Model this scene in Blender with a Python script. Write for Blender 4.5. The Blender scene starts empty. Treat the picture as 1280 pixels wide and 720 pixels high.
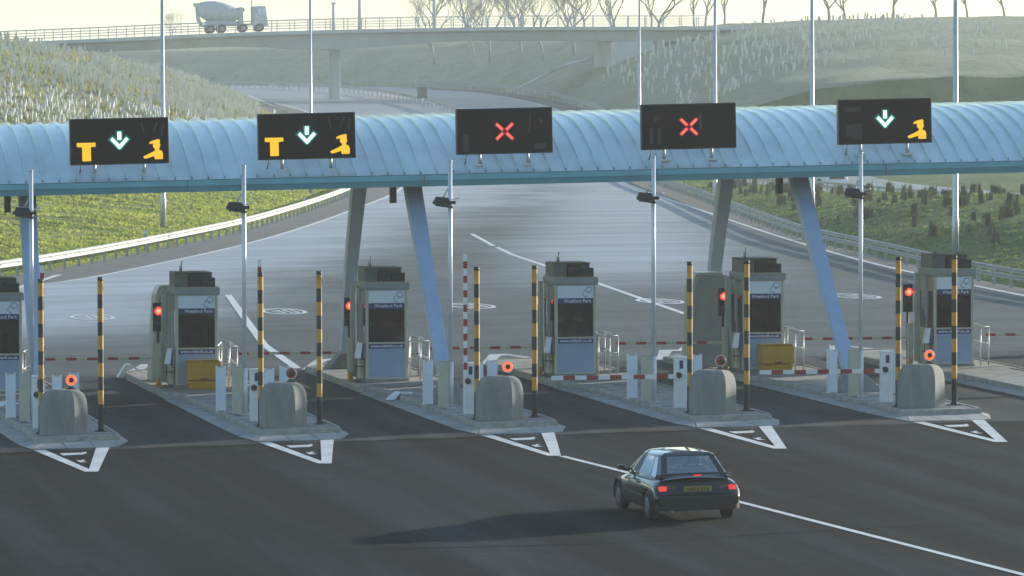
import bpy, bmesh, math, random
from mathutils import Vector, Matrix
random.seed(7)
R = math.radians
S = bpy.context.scene
COL = S.collection

# ------------------------------------------------------------------ camera
PSI, PIT, ROL, CH = .1855, .0396, -.0021, 7.9335
cam = bpy.data.cameras.new('camera')
cam.sensor_width = 36.0
cam.lens = 6500.0 / 1280.0 * 36.0
cam.clip_start = 1.0
cam.clip_end = 9000
co = bpy.data.objects.new('camera', cam)
COL.objects.link(co)
co.location = (0, 0, CH)
co.rotation_mode = 'QUATERNION'
co.rotation_quaternion = (Matrix.Rotation(-PSI, 4, 'Z') @ Matrix.Rotation(R(90) - PIT, 4, 'X') @ Matrix.Rotation(ROL, 4, 'Z')).to_quaternion()
S.camera = co

# ------------------------------------------------------------------ sky, sun, exposure
SUN_EL, SUN_AZ = 11.0, 63.5          # azimuth clockwise from +Y
w = bpy.data.worlds.new('World')
S.world = w
w.use_nodes = True
nt = w.node_tree
bg = nt.nodes['Background']
sky = nt.nodes.new('ShaderNodeTexSky')
sky.sky_type = 'NISHITA'
sky.sun_disc = False
sky.sun_elevation = R(SUN_EL)
sky.sun_rotation = R(SUN_AZ)
sky.air_density = 1.0
sky.dust_density = 0.6
sky.ozone_density = 1.0
tint = nt.nodes.new('ShaderNodeMix'); tint.data_type = 'RGBA'; tint.blend_type = 'MULTIPLY'; tint.inputs[0].default_value = 1.0
tint.inputs[7].default_value = (.86, 1.0, 1.12, 1)
nt.links.new(sky.outputs[0], tint.inputs[6]); nt.links.new(tint.outputs[2], bg.inputs[0])
bg.inputs[1].default_value = 0.15
sl = bpy.data.lights.new('sun', 'SUN')
sl.energy = 5.0
sl.angle = R(0.7)
sl.color = (1.0, .93, .80)
so = bpy.data.objects.new('sun', sl)
COL.objects.link(so)
sd = Vector((math.sin(R(SUN_AZ)) * math.cos(R(SUN_EL)), math.cos(R(SUN_AZ)) * math.cos(R(SUN_EL)), math.sin(R(SUN_EL))))
so.rotation_euler = sd.to_track_quat('Z', 'Y').to_euler()
so.location = (60, 60, 60)
S.view_settings.view_transform = 'Standard'
S.view_settings.look = 'None'
S.view_settings.gamma = 1.0
S.view_settings.exposure = 0.78
S.view_settings.use_curve_mapping = False
S.render.engine = 'CYCLES'
try:
    S.cycles.volume_bounces = 0
    S.cycles.max_bounces = 6
except Exception:
    pass
HAZE_DENSITY = 0.00028

# ------------------------------------------------------------------ ground shape
def lerp(a, b, t): return a + (b - a) * t
def sst(a, b, x):
    t = min(1, max(0, (x - a) / (b - a)))
    return t * t * (3 - 2 * t)
def interp(P, y):
    if y <= P[0][0]: return P[0][1]
    if y >= P[-1][0]: return P[-1][1]
    for i in range(len(P) - 1):
        if y <= P[i + 1][0]:
            y0, x0 = P[i]; y1, x1 = P[i + 1]
            m0 = (x1 - x0) / (y1 - y0) if i == 0 else (x1 - P[i - 1][1]) / (y1 - P[i - 1][0])
            m1 = (x1 - x0) / (y1 - y0) if i + 2 >= len(P) else (P[i + 2][1] - x0) / (P[i + 2][0] - y0)
            h = y1 - y0; t = (y - y0) / h
            return ((2*t**3 - 3*t*t + 1) * x0 + (t**3 - 2*t*t + t) * h * m0 + (-2*t**3 + 3*t*t) * x1 + (t**3 - t*t) * h * m1)
def cross(x):
    u = min(70, max(-20, x)) - 10
    return .0204 * u - .0001678 * u * u
RISE = [(0, 0), (330, 0), (390, .1), (440, 1.0), (540, 4.2), (600, 5.6), (650, 6.3), (750, 6.9), (1500, 9)]
def rise(y): return interp(RISE, y)
def isl(x): return cross(x)                       # top of the toll islands
def road(x, y): return cross(x) - .15 + rise(y)
XL = [(-80, -14), (120, -13), (160, -9), (183, 3.5), (197, 11.5), (211, 18.2), (233, 25.9), (272, 37.1), (343, 53.2), (400, 63.5), (470, 71), (535, 75), (600, 77), (680, 74), (760, 60), (900, 20), (1500, -300)]
XR = [(-80, 52), (120, 52), (180, 52.9), (213, 56.2), (241, 59.4), (322, 72.6), (393, 84.2), (460, 97.5), (535, 110), (628, 118), (700, 119), (780, 112), (880, 92), (1000, 40), (1500, -200)]
XL2 = [(-80, 84), (250, 84), (335, 84.5), (393, 90), (440, 97)]
XR2 = [(-80, 98), (250, 98), (356, 97.5), (427, 107), (460, 111)]
def xl(y): return interp(XL, y)
def xr(y): return interp(XR, y)
def xl2(y): return interp(XL2, y)
def xr2(y): return interp(XR2, y)
CAPL = [(0, .8), (215, .8), (250, 1.6), (300, 4.0), (360, 8.2), (420, 11.8), (480, 12.3), (1500, 14)]
CAPR = [(0, 1.2), (320, 1.6), (400, 5.0), (470, 11), (540, 14.5), (620, 15.8), (760, 15.5), (900, 14.5), (1500, 15)]
def h(x, y):
    r = road(x, y)
    a, b = xl(y), xr(y)
    n = .12 * math.sin(x * .35 + y * .11) + .1 * math.sin(y * .27 - x * .5) + .06 * math.sin(x * .9 + 1.3 * y)
    if x < a:
        d = a - x
        cap = interp(CAPL, y)
        rr = road(a, y)
        t = .5 * max(0, d - 1.0)
        if y < 330: t = .10 * max(0, d - 1) + .035 * max(0, d - 12)
        elif y < 400: t = lerp(.10 * max(0, d - 1) + .035 * max(0, d - 12), .5 * max(0, d - 1), sst(330, 400, y))
        tgt = max(0, cap - rr) if y > 470 else cap
        v = tgt * (1 - math.exp(-t / max(.5, tgt) * 1.25))
        return rr + v + n * sst(1, 6, d) * (1.0 if y > 150 else .3)
    if x > b:
        d = x - b
        rr = road(b, y)
        if y < 440:
            a2, b2 = xl2(y), xr2(y)
            if x < a2:                            # planted mound between the carriageways
                wd = a2 - b
                u = d / max(1, wd)
                m = interp([(0, 2), (200, 2.2), (240, 1.9), (270, 1.35), (300, .8), (330, .4), (370, .1), (400, 0), (440, 0)], y)
                bump = m * (math.sin(math.pi * min(1, u * 1.05)) ** 1.2 if u * 1.05 < 1 else 0)
                return rr + bump + n * sst(.8, 5, min(d, a2 - x)) * .7 + (rise(y) - rise(y))
            if x <= b2: return rr
            d2 = x - b2
            cap = interp(CAPR, y)
            t = lerp(.07, .6, sst(380, 470, y)) * max(0, d2 - 1)
            return rr + cap * (1 - math.exp(-t / cap * 1.1)) + n * sst(1, 5, d2)
        cap = max(.5, interp(CAPR, y) - rr)
        t = .62 * max(0, d - 1.5)
        return rr + cap * (1 - math.exp(-t / cap * 1.25)) + n * sst(1, 5, d)
    return r

# ------------------------------------------------------------------ helpers
def link(o, parent=None):
    COL.objects.link(o)
    if parent: o.parent = parent
    return o
def tag(o, label=None, cat=None, group=None, kind=None):
    if label: o['label'] = label
    if cat: o['category'] = cat
    if group: o['group'] = group
    if kind: o['kind'] = kind
    return o
def thing(name, loc, label, cat, group=None, rz=0, ry=0):
    o = bpy.data.objects.new(name, None)
    o.empty_display_size = .3
    o.location = loc
    o.rotation_euler = (0, ry, rz)
    COL.objects.link(o)
    return tag(o, label, cat, group)
def children(o): return [c for c in bpy.data.objects if c.parent == o]
def copy_tree(o, parent=None, _ch=None):
    c = o.copy(); COL.objects.link(c); c.parent = parent
    for ch in children(o):
        if ch is not c: copy_tree(ch, c)
    return c
def clone(root, loc, label, group=None):
    kids = children(root)
    c = root.copy(); COL.objects.link(c); c.location = loc
    c['label'] = label
    if group: c['group'] = group
    for k in kids:
        kk = k.copy(); COL.objects.link(kk); kk.parent = c
        for g in children(k):
            gg = g.copy(); COL.objects.link(gg); gg.parent = kk
    return c

class MB:
    def __init__(s): s.v = []; s.f = []; s.m = []; s.sm = []
    def add(s, vs, fs, m=0, smooth=False):
        b = len(s.v)
        s.v += [tuple(v) for v in vs]
        for f in fs:
            s.f.append(tuple(i + b for i in f)); s.m.append(m); s.sm.append(smooth)
        return s
    def box(s, x0, x1, y0, y1, z0, z1, m=0):
        vs = [(x0,y0,z0),(x1,y0,z0),(x1,y1,z0),(x0,y1,z0),(x0,y0,z1),(x1,y0,z1),(x1,y1,z1),(x0,y1,z1)]
        return s.add(vs, [(0,3,2,1),(4,5,6,7),(0,1,5,4),(1,2,6,5),(2,3,7,6),(3,0,4,7)], m)
    def hexa(s, vs, m=0):
        return s.add(vs, [(0,3,2,1),(4,5,6,7),(0,1,5,4),(1,2,6,5),(2,3,7,6),(3,0,4,7)], m)
    def prism(s, poly, axis, a, b, m=0):
        """poly: list of 2-D points; extruded along axis ('x','y','z') from a to b"""
        n = len(poly)
        def P(p, t):
            if axis == 'x': return (t, p[0], p[1])
            if axis == 'y': return (p[0], t, p[1])
            return (p[0], p[1], t)
        vs = [P(p, a) for p in poly] + [P(p, b) for p in poly]
        fs = [tuple(range(n)), tuple(range(2 * n - 1, n - 1, -1))]
        fs += [(i, i + n, (i + 1) % n + n, (i + 1) % n) for i in range(n)]
        return s.add(vs, fs, m)
    def tube(s, pts, rad, n=10, m=0, caps=True, smooth=True):
        pts = [Vector(p) for p in pts]
        if not isinstance(rad, (list, tuple)): rad = [rad] * len(pts)
        b = len(s.v); prev = None
        for i, p in enumerate(pts):
            d = (pts[min(i + 1, len(pts) - 1)] - pts[max(i - 1, 0)]).normalized()
            if prev is None:
                u = Vector((1, 0, 0)) if abs(d.x) < .9 else Vector((0, 1, 0))
                u = (u - d * u.dot(d)).normalized()
            else:
                u = (prev - d * prev.dot(d)).normalized()
            prev = u
            v = d.cross(u)
            for k in range(n):
                a = 2 * math.pi * k / n
                s.v.append(tuple(p + (u * math.cos(a) + v * math.sin(a)) * rad[i]))
        for i in range(len(pts) - 1):
            for k in range(n):
                s.f.append((b + i*n + k, b + i*n + (k+1) % n, b + (i+1)*n + (k+1) % n, b + (i+1)*n + k)); s.m.append(m); s.sm.append(smooth)
        if caps:
            s.f.append(tuple(b + k for k in range(n))[::-1]); s.m.append(m); s.sm.append(False)
            e = b + (len(pts) - 1) * n
            s.f.append(tuple(e + k for k in range(n))); s.m.append(m); s.sm.append(False)
        return s
    def grid(s, rows, m=0, smooth=True, close=False):
        b = len(s.v); nr = len(rows); nc = len(rows[0])
        for r in rows: s.v += [tuple(p) for p in r]
        for i in range(nr - 1):
            for j in range(nc - 1 if not close else nc):
                j2 = (j + 1) % nc
                s.f.append((b + i*nc + j, b + i*nc + j2, b + (i+1)*nc + j2, b + (i+1)*nc + j)); s.m.append(m); s.sm.append(smooth)
        return s
    def sphere(s, c, r, nu=14, nv=8, m=0, sc=(1, 1, 1)):
        rows = []
        for i in range(nv + 1):
            t = math.pi * i / nv
            rr = max(1e-4, math.sin(t))
            rows.append([(c[0] + r*sc[0]*rr*math.cos(2*math.pi*k/nu), c[1] + r*sc[1]*rr*math.sin(2*math.pi*k/nu), c[2] + r*sc[2]*math.cos(t)) for k in range(nu)])
        return s.grid(rows, m, True, True)
    def build(s, name, mats, parent=None, bevel=0, seg=2, smooth_all=False):
        me = bpy.data.meshes.new(name)
        me.from_pydata(s.v, [], s.f)
        if not isinstance(mats, (list, tuple)): mats = [mats]
        for mt in mats: me.materials.append(mt)
        for p, mi, sm in zip(me.polygons, s.m, s.sm):
            p.material_index = mi; p.use_smooth = sm or smooth_all
        bm = bmesh.new(); bm.from_mesh(me)
        bmesh.ops.recalc_face_normals(bm, faces=bm.faces)
        bm.to_mesh(me); bm.free()
        o = bpy.data.objects.new(name, me)
        link(o, parent)
        if bevel:
            md = o.modifiers.new('bevel', 'BEVEL'); md.width = bevel; md.segments = seg; md.limit_method = 'ANGLE'; md.angle_limit = R(35)
        return o

# ------------------------------------------------------------------ materials
def mat(name, col, rough=.6, metal=0, var=0.0, vscale=3.0, bump=0.0, bscale=40.0, emit=None, estr=0, spec=.5, alpha=None, trans=0, col2=None, coat=0, vdet=6.0, stretch=None):
    m = bpy.data.materials.new(name); m.use_nodes = True
    n = m.node_tree; L = n.links
    b = n.nodes['Principled BSDF']
    b.inputs['Base Color'].default_value = (*col, 1)
    b.inputs['Roughness'].default_value = rough
    b.inputs['Metallic'].default_value = metal
    b.inputs['Specular IOR Level'].default_value = spec
    b.inputs['Transmission Weight'].default_value = trans
    b.inputs['Coat Weight'].default_value = coat
    if emit:
        b.inputs['Emission Color'].default_value = (*emit, 1); b.inputs['Emission Strength'].default_value = estr
    if var or col2 or bump:
        tc = n.nodes.new('ShaderNodeTexCoord')
        src = tc.outputs['Object']
        if stretch:
            mp = n.nodes.new('ShaderNodeMapping'); mp.inputs['Scale'].default_value = stretch
            L.new(src, mp.inputs[0]); src = mp.outputs[0]
    if var or col2:
        nz = n.nodes.new('ShaderNodeTexNoise'); nz.inputs['Scale'].default_value = vscale; nz.inputs['Detail'].default_value = vdet; nz.inputs['Roughness'].default_value = .65
        L.new(src, nz.inputs['Vector'])
        cr = n.nodes.new('ShaderNodeValToRGB')
        c2 = col2 if col2 else tuple(max(0, c * (1 - var)) for c in col)
        c1 = col if col2 else tuple(min(1, c * (1 + var)) for c in col)
        cr.color_ramp.elements[0].position = .35; cr.color_ramp.elements[0].color = (*c2, 1)
        cr.color_ramp.elements[1].position = .65; cr.color_ramp.elements[1].color = (*c1, 1)
        L.new(nz.outputs['Fac'], cr.inputs[0]); L.new(cr.outputs[0], b.inputs['Base Color'])
    if bump:
        nb = n.nodes.new('ShaderNodeTexNoise'); nb.inputs['Scale'].default_value = bscale; nb.inputs['Detail'].default_value = 5
        L.new(src, nb.inputs['Vector'])
        bp = n.nodes.new('ShaderNodeBump'); bp.inputs['Strength'].default_value = bump; bp.inputs['Distance'].default_value = .02
        L.new(nb.outputs['Fac'], bp.inputs['Height']); L.new(bp.outputs[0], b.inputs['Normal'])
    return m

M = {}
M['concrete'] = mat('concrete', (.22, .225, .21), .85, var=.2, vscale=2.2, stretch=(1.6, 1.6, .35), bump=.35, bscale=25)
M['kerb'] = mat('kerb_stone', (.30, .295, .27), .85, var=.25, vscale=3, bump=.3, bscale=30)
M['kerb2'] = mat('apron_block', (.34, .335, .315), .85, var=.22, vscale=2, bump=.3, bscale=30)
M['paving'] = mat('island_paving', (.27, .265, .245), .85, var=.35, vscale=1.4, bump=.3, bscale=30)
M['black'] = mat('black_paint', (.012, .013, .015), .45, var=.3, vscale=4)
M['amber'] = mat('amber_band', (.55, .27, .03), .5, var=.15, vscale=5)
M['white'] = mat('white_paint', (.72, .74, .76), .45, var=.06, vscale=3)
M['red'] = mat('red_band', (.30, .02, .025), .5)
M['galv'] = mat('galvanised_steel', (.50, .52, .53), .42, metal=.55, var=.12, vscale=6)
M['pole'] = mat('pole_paint', (.62, .64, .67), .38, metal=.2, var=.05)
M['rail'] = mat('guard_rail_steel', (.38, .38, .355), .55, metal=.25, var=.12, vscale=2)
M['dark'] = mat('dark_housing', (.02, .021, .024), .45, var=.3, vscale=8)
M['ac'] = mat('air_unit_grey', (.10, .115, .11), .55, var=.15, vscale=5)
M['cream'] = mat('cream_frame', (.44, .43, .34), .5, var=.08, vscale=3)
M['fascia'] = mat('booth_fascia_grey', (.24, .28, .29), .5, var=.08)
M['panel'] = mat('booth_blue_panel', (.24, .33, .46), .45, var=.07, vscale=2)
M['plate'] = mat('booth_white_panel', (.66, .74, .84), .4, var=.03)
M['blue'] = mat('booth_navy_strip', (.012, .022, .14), .4)
M['logo'] = mat('logo_ink', (.10, .18, .26), .5)
M['letters'] = mat('white_letters', (.75, .76, .82), .5)
M['glass'] = mat('dark_window_glass', (.015, .016, .014), .06, spec=.6, var=.5, vscale=2.5)
M['bin'] = mat('grit_bin_yellow', (.46, .22, .008), .42, var=.10, vscale=4)
M['shield'] = mat('screen_panel', (.38, .42, .38), .35, var=.12, vscale=1.5)
M['led_black'] = mat('sign_face', (.006, .007, .007), .9, spec=.15, var=.25, vscale=10)
M['led_dim'] = mat('unlit_dots', (.022, .024, .020), .6, var=.5, vscale=30)
M['led_green'] = mat('lit_green', (.1, .3, .25), .5, emit=(.6, 1.0, .88), estr=1.0)
M['led_green2'] = mat('lit_green_edge', (.0, .06, .05), .5, emit=(.0, .30, .24), estr=.22)
M['led_red'] = mat('lit_red', (.3, .05, .04), .5, emit=(1.0, .12, .09), estr=.95)
M['led_red2'] = mat('lit_red_edge', (.1, .01, .01), .5, emit=(.45, .01, .01), estr=.5)
M['led_amber'] = mat('lit_amber', (.3, .2, .02), .5, emit=(1.0, .50, .008), estr=.62)
M['signal_red'] = mat('signal_red', (.3, .02, .02), .4, emit=(1.0, .05, .03), estr=1.0)
M['signal_core'] = mat('signal_core', (.3, .1, .05), .4, emit=(1.0, .30, .18), estr=1.0)
M['flash_on'] = mat('flasher_lit', (.3, .06, .02), .4, emit=(1.0, .17, .05), estr=.62)
M['flash_off'] = mat('flasher_unlit', (.22, .035, .015), .25, var=.4, vscale=18)
M['roof'] = mat('canopy_blue_sheet', (.64, .76, .76), .28, metal=.4, var=.12, vscale=.9, bump=.06, bscale=3, stretch=(1, .35, 1))
M['gutter'] = mat('canopy_gutter', (.13, .34, .40), .4, metal=.15, var=.1, vscale=1)
M['leg'] = mat('leg_blue_paint', (.34, .44, .58), .38, metal=.15, var=.05)
M['soffit'] = mat('canopy_soffit', (.16, .17, .16), .7)
M['tyre'] = mat('tyre_rubber', (.015, .015, .015), .8)
M['glass_dark'] = M['glass']
M['carpaint'] = mat('car_paint', (.006, .015, .013), .22, metal=.3, coat=1.0, spec=.5)
M['trim'] = mat('car_trim', (.02, .021, .022), .55)
M['carglass'] = mat('car_glass', (.50, .62, .68), .03, spec=.8, trans=.9)
def auto_glass(name, t_, r_, ior=1.6, veil=.02):
    m = bpy.data.materials.new(name); m.use_nodes = True; n = m.node_tree; n.nodes.clear()
    o = n.nodes.new('ShaderNodeOutputMaterial'); a = n.nodes.new('ShaderNodeBsdfTransparent'); g_ = n.nodes.new('ShaderNodeBsdfGlossy'); x = n.nodes.new('ShaderNodeMixShader')
    f_ = n.nodes.new('ShaderNodeFresnel'); f_.inputs[0].default_value = ior
    a.inputs[0].default_value = (*t_, 1); g_.inputs['Roughness'].default_value = .03; g_.inputs[0].default_value = (*r_, 1)
    n.links.new(f_.outputs[0], x.inputs[0]); n.links.new(a.outputs[0], x.inputs[1]); n.links.new(g_.outputs[0], x.inputs[2])
    d_ = n.nodes.new('ShaderNodeBsdfDiffuse'); d_.inputs[0].default_value = (.42, .50, .58, 1); x2 = n.nodes.new('ShaderNodeMixShader'); x2.inputs[0].default_value = veil  # bluish diffuse layer painting sky reflection and bright road beyond into the glass
    n.links.new(x.outputs[0], x2.inputs[1]); n.links.new(d_.outputs[0], x2.inputs[2]); n.links.new(x2.outputs[0], o.inputs[0])
    return m
M['carglass'] = auto_glass('car_glass', (.80, .90, .95), (1, 1, 1), 2.4, .30)
M['glass'] = auto_glass('booth_glass', (.30, .31, .27), (1, 1, 1))
M['taillight'] = mat('tail_light', (.25, .01, .01), .2, emit=(1.0, .05, .03), estr=.42)
M['taillight_dark'] = mat('tail_cluster', (.09, .008, .008), .2)
M['plateyellow'] = mat('number_plate_yellow', (.42, .33, .05), .5)
M['seat'] = mat('seat_cloth', (.05, .055, .07), .9)
M['skin'] = mat('skin', (.42, .26, .19), .6)
M['coat'] = mat('dark_jacket', (.03, .03, .04), .9)
M['hair'] = mat('dark_hair', (.02, .014, .01), .7)
M['rim'] = mat('wheel_rim', (.25, .26, .27), .35, metal=.7)
M['van'] = mat('van_white', (.70, .72, .74), .35)
M['mixer'] = mat('mixer_grey', (.50, .52, .52), .6, var=.15)  # grey lightened to imitate haze over the far lorry
M['bridge'] = mat('bridge_concrete', (.52, .54, .51), .85, var=.1, vscale=.3)  # concrete lightened so its colour carries part of the distant haze
M['bark'] = mat('bark', (.24, .24, .21), .9)  # bark lightened to imitate haze on the far trees
M['tube_white'] = mat('tree_guard_pale', (.62, .60, .50), .6, var=.25, vscale=.7)
M['tube_dark'] = mat('plant_guard_dark', (.085, .10, .065), .8, var=.45, vscale=.8)
M['post_wood'] = mat('post_grey', (.35, .36, .34), .7)

# asphalt: wear follows the running lines, pale sheen patches painted in further on
def asphalt(name, c1, c2, c3, rough=(.75, .5), yb=None, patch=.5, ro=.0, spec=.5, worn_sheen=None, lanes=0):
    m = bpy.data.materials.new(name); m.use_nodes = True
    n = m.node_tree; L = n.links; b = n.nodes['Principled BSDF']
    tc = n.nodes.new('ShaderNodeTexCoord')
    def noise(scale, st, det=5, ro=.6, rot=0):
        mp = n.nodes.new('ShaderNodeMapping'); mp.inputs['Scale'].default_value = st; mp.inputs['Rotation'].default_value = (0, 0, rot)
        L.new(tc.outputs['Object'], mp.inputs[0])
        z = n.nodes.new('ShaderNodeTexNoise'); z.inputs['Scale'].default_value = scale; z.inputs['Detail'].default_value = det; z.inputs['Roughness'].default_value = ro
        L.new(mp.outputs[0], z.inputs['Vector']); return z.outputs['Fac']
    def ramp(f, p0, p1, a=(0, 0, 0), c=(1, 1, 1)):
        r = n.nodes.new('ShaderNodeValToRGB'); r.color_ramp.elements[0].position = p0; r.color_ramp.elements[1].position = p1
        r.color_ramp.elements[0].color = (*a, 1); r.color_ramp.elements[1].color = (*c, 1)
        L.new(f, r.inputs[0]); return r.outputs[0]
    def mix(f, a, c, t='MIX'):
        x = n.nodes.new('ShaderNodeMix'); x.data_type = 'RGBA'; x.blend_type = t
        if hasattr(f, 'links') or hasattr(f, 'is_linked'): L.new(f, x.inputs[0])
        else: x.inputs[0].default_value = f
        for i, q in ((6, a), (7, c)):
            if isinstance(q, tuple): x.inputs[i].default_value = (*q, 1)
            else: L.new(q, x.inputs[i])
        return x.outputs[2]
    big = ramp(noise(.035, (1, .5, 1), 4, .55), .30, .75)
    streak = ramp(noise(.55, (1, .045, 1), 5, .65, .12), .45, .72)
    cross_ = ramp(noise(.22, (.12, 1, 1), 6, .7, -.05), .40, .70)
    fine = ramp(noise(9, (1, 1, 1), 3, .7), .3, .7, (.55,) * 3, (1.35,) * 3)
    base = mix(big, c1, c2)
    base = mix(mix(.5, streak, cross_), base, c3) if ro == 0 else mix(streak, base, c3)
    base = mix(1.0, base, fine, 'MULTIPLY')
    if lanes:
        gx_ = n.nodes.new('ShaderNodeSeparateXYZ'); L.new(tc.outputs['Object'], gx_.inputs[0])
        def mm(op, a, c=None, e=None):
            q = n.nodes.new('ShaderNodeMath'); q.operation = op
            for i_, v_ in enumerate((a, c, e)):
                if v_ is None: continue
                if isinstance(v_, (int, float)): q.inputs[i_].default_value = v_
                else: L.new(v_, q.inputs[i_])
            return q.outputs[0]
        wob = mm('MULTIPLY', mm('SUBTRACT', noise(.16, (1, .25, 1), 3, .6), .5), 2.2)
        ph = mm('MULTIPLY', mm('ADD', mm('SUBTRACT', gx_.outputs[0], 14.25), wob), 2 * math.pi / 5)
        drip = mm('POWER', mm('MAXIMUM', mm('COSINE', ph), 0.0), 6.0)          # oil dripped along the middle of each lane
        trk = mm('POWER', mm('MAXIMUM', mm('MULTIPLY', mm('COSINE', mm('MULTIPLY', ph, 3.0)), -1.0), 0.0), 3.0)   # paler wheel tracks
        spot = ramp(noise(1.8, (1, .5, 1), 4, .7), .42, .60)
        base = mix(mm('MULTIPLY', trk, lanes * .45), base, c3)
        base = mix(mm('MULTIPLY', mix(.35, spot, (1.0, 1.0, 1.0)), mm('MULTIPLY', drip, lanes)), base, (.006, .006, .006))
        blot = ramp(noise(.5, (1, 1, 1), 5, .75), .62, .70)
        base = mix(mm('MULTIPLY', blot, .35), base, (.007, .007, .008))
    if worn_sheen:
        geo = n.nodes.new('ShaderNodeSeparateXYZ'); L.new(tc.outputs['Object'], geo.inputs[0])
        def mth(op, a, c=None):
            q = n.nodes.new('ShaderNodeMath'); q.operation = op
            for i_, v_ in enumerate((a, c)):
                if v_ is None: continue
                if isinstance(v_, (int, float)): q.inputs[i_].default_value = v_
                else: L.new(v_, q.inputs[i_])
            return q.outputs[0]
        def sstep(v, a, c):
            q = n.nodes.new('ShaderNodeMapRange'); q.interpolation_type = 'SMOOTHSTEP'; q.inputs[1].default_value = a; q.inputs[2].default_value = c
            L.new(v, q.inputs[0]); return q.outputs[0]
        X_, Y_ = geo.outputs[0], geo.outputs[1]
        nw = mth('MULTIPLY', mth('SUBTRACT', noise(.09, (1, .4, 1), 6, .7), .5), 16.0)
        # low-sun sheen painted into the worn colour, by left edge line and mid plaza
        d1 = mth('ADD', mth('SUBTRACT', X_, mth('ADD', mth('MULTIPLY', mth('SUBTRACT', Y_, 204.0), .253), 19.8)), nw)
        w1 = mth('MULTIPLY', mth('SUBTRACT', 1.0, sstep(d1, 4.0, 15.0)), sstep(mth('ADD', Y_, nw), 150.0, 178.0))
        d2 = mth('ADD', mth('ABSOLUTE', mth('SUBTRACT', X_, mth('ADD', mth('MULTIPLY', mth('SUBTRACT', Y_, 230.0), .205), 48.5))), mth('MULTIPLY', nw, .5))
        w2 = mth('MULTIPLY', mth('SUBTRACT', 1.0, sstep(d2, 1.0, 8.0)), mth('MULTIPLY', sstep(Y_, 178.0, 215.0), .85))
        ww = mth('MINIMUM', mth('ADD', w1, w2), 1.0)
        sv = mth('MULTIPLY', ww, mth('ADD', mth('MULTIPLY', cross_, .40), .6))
        base = mix(sv, base, worn_sheen)
    L.new(base, b.inputs['Base Color'])
    rr = n.nodes.new('ShaderNodeMapRange'); rr.inputs[3].default_value = rough[0]; rr.inputs[4].default_value = rough[1]
    L.new(mix(.5, big, cross_), rr.inputs[0]); L.new(rr.outputs[0], b.inputs['Roughness'])
    bp = n.nodes.new('ShaderNodeBump'); bp.inputs['Strength'].default_value = .25; bp.inputs['Distance'].default_value = .01
    L.new(noise(60, (1, 1, 1), 4, .7), bp.inputs['Height']); L.new(bp.outputs[0], b.inputs['Normal'])
    b.inputs['Specular IOR Level'].default_value = spec
    return m
M['asphalt_new'] = asphalt('asphalt_dark', (.0055, .0075, .009), (.010, .0115, .012), (.030, .036, .043), (.95, .85), ro=1, spec=.06, lanes=.55)
M['asphalt_lane'] = asphalt('asphalt_lane', (.020, .024, .030), (.028, .032, .037), (.055, .059, .066), (.9, .75), ro=1, spec=.2, lanes=.8)
M['asphalt_old'] = asphalt('asphalt_pale', (.032, .040, .038), (.052, .062, .060), (.100, .110, .112), (.8, .6), worn_sheen=(.44, .475, .52), spec=.25)
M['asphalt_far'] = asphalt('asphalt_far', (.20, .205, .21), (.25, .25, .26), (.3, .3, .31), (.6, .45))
M['gravel'] = mat('shoulder_gravel', (.085, .085, .085), .9, var=.45, vscale=1.2, bump=.6, bscale=14)
M['line'] = mat('road_paint', (.62, .62, .60), .6, var=.16, vscale=1.6, bump=.1)
M['line_worn'] = mat('road_paint_worn', (.50, .50, .48), .6, var=.3, vscale=2.2, bump=.1)
def grass(name, a, b_, c):
    m = bpy.data.materials.new(name); m.use_nodes = True
    n = m.node_tree; L = n.links; b = n.nodes['Principled BSDF']
    tc = n.nodes.new('ShaderNodeTexCoord')
    def nz(sc, det, st=(1, 1, 1)):
        mp = n.nodes.new('ShaderNodeMapping'); mp.inputs['Scale'].default_value = st
        L.new(tc.outputs['Object'], mp.inputs[0])
        z = n.nodes.new('ShaderNodeTexNoise'); z.inputs['Scale'].default_value = sc; z.inputs['Detail'].default_value = det; z.inputs['Roughness'].default_value = .7
        L.new(mp.outputs[0], z.inputs['Vector']); return z.outputs['Fac']
    def rp(f, p0, p1, x, y):
        r = n.nodes.new('ShaderNodeValToRGB'); r.color_ramp.elements[0].position = p0; r.color_ramp.elements[1].position = p1
        r.color_ramp.elements[0].color = (*x, 1); r.color_ramp.elements[1].color = (*y, 1); L.new(f, r.inputs[0]); return r.outputs[0]
    x = n.nodes.new('ShaderNodeMix'); x.data_type = 'RGBA'
    L.new(rp(nz(.09, 6, (1, .5, 1)), .42, .6, (0, 0, 0), (1, 1, 1)), x.inputs[0])
    x.inputs[6].default_value = (*a, 1); x.inputs[7].default_value = (*b_, 1)
    y = n.nodes.new('ShaderNodeMix'); y.data_type = 'RGBA'
    L.new(rp(nz(1.1, 8, (1, .25, 1)), .5, .68, (0, 0, 0), (1, 1, 1)), y.inputs[0])
    L.new(x.outputs[2], y.inputs[6]); y.inputs[7].default_value = (*c, 1)
    L.new(y.outputs[2], b.inputs['Base Color'])
    b.inputs['Roughness'].default_value = .95; b.inputs['Specular IOR Level'].default_value = .15
    bp = n.nodes.new('ShaderNodeBump'); bp.inputs['Strength'].default_value = .9; bp.inputs['Distance'].default_value = .25
    L.new(nz(1.6, 6, (1, .4, 1)), bp.inputs['Height']); L.new(bp.outputs[0], b.inputs['Normal'])
    return m
M['grass'] = grass('meadow_grass', (.13, .16, .04), (.27, .27, .07), (.07, .10, .03))
M['grass_right'] = grass('mound_grass', (.10, .14, .045), (.13, .17, .06), (.06, .09, .035))
M['grass_hill'] = grass('hill_grass', (.27, .28, .18), (.34, .34, .23), (.20, .21, .13))  # dry grass tone, lightened further in place of thicker far haze
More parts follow.
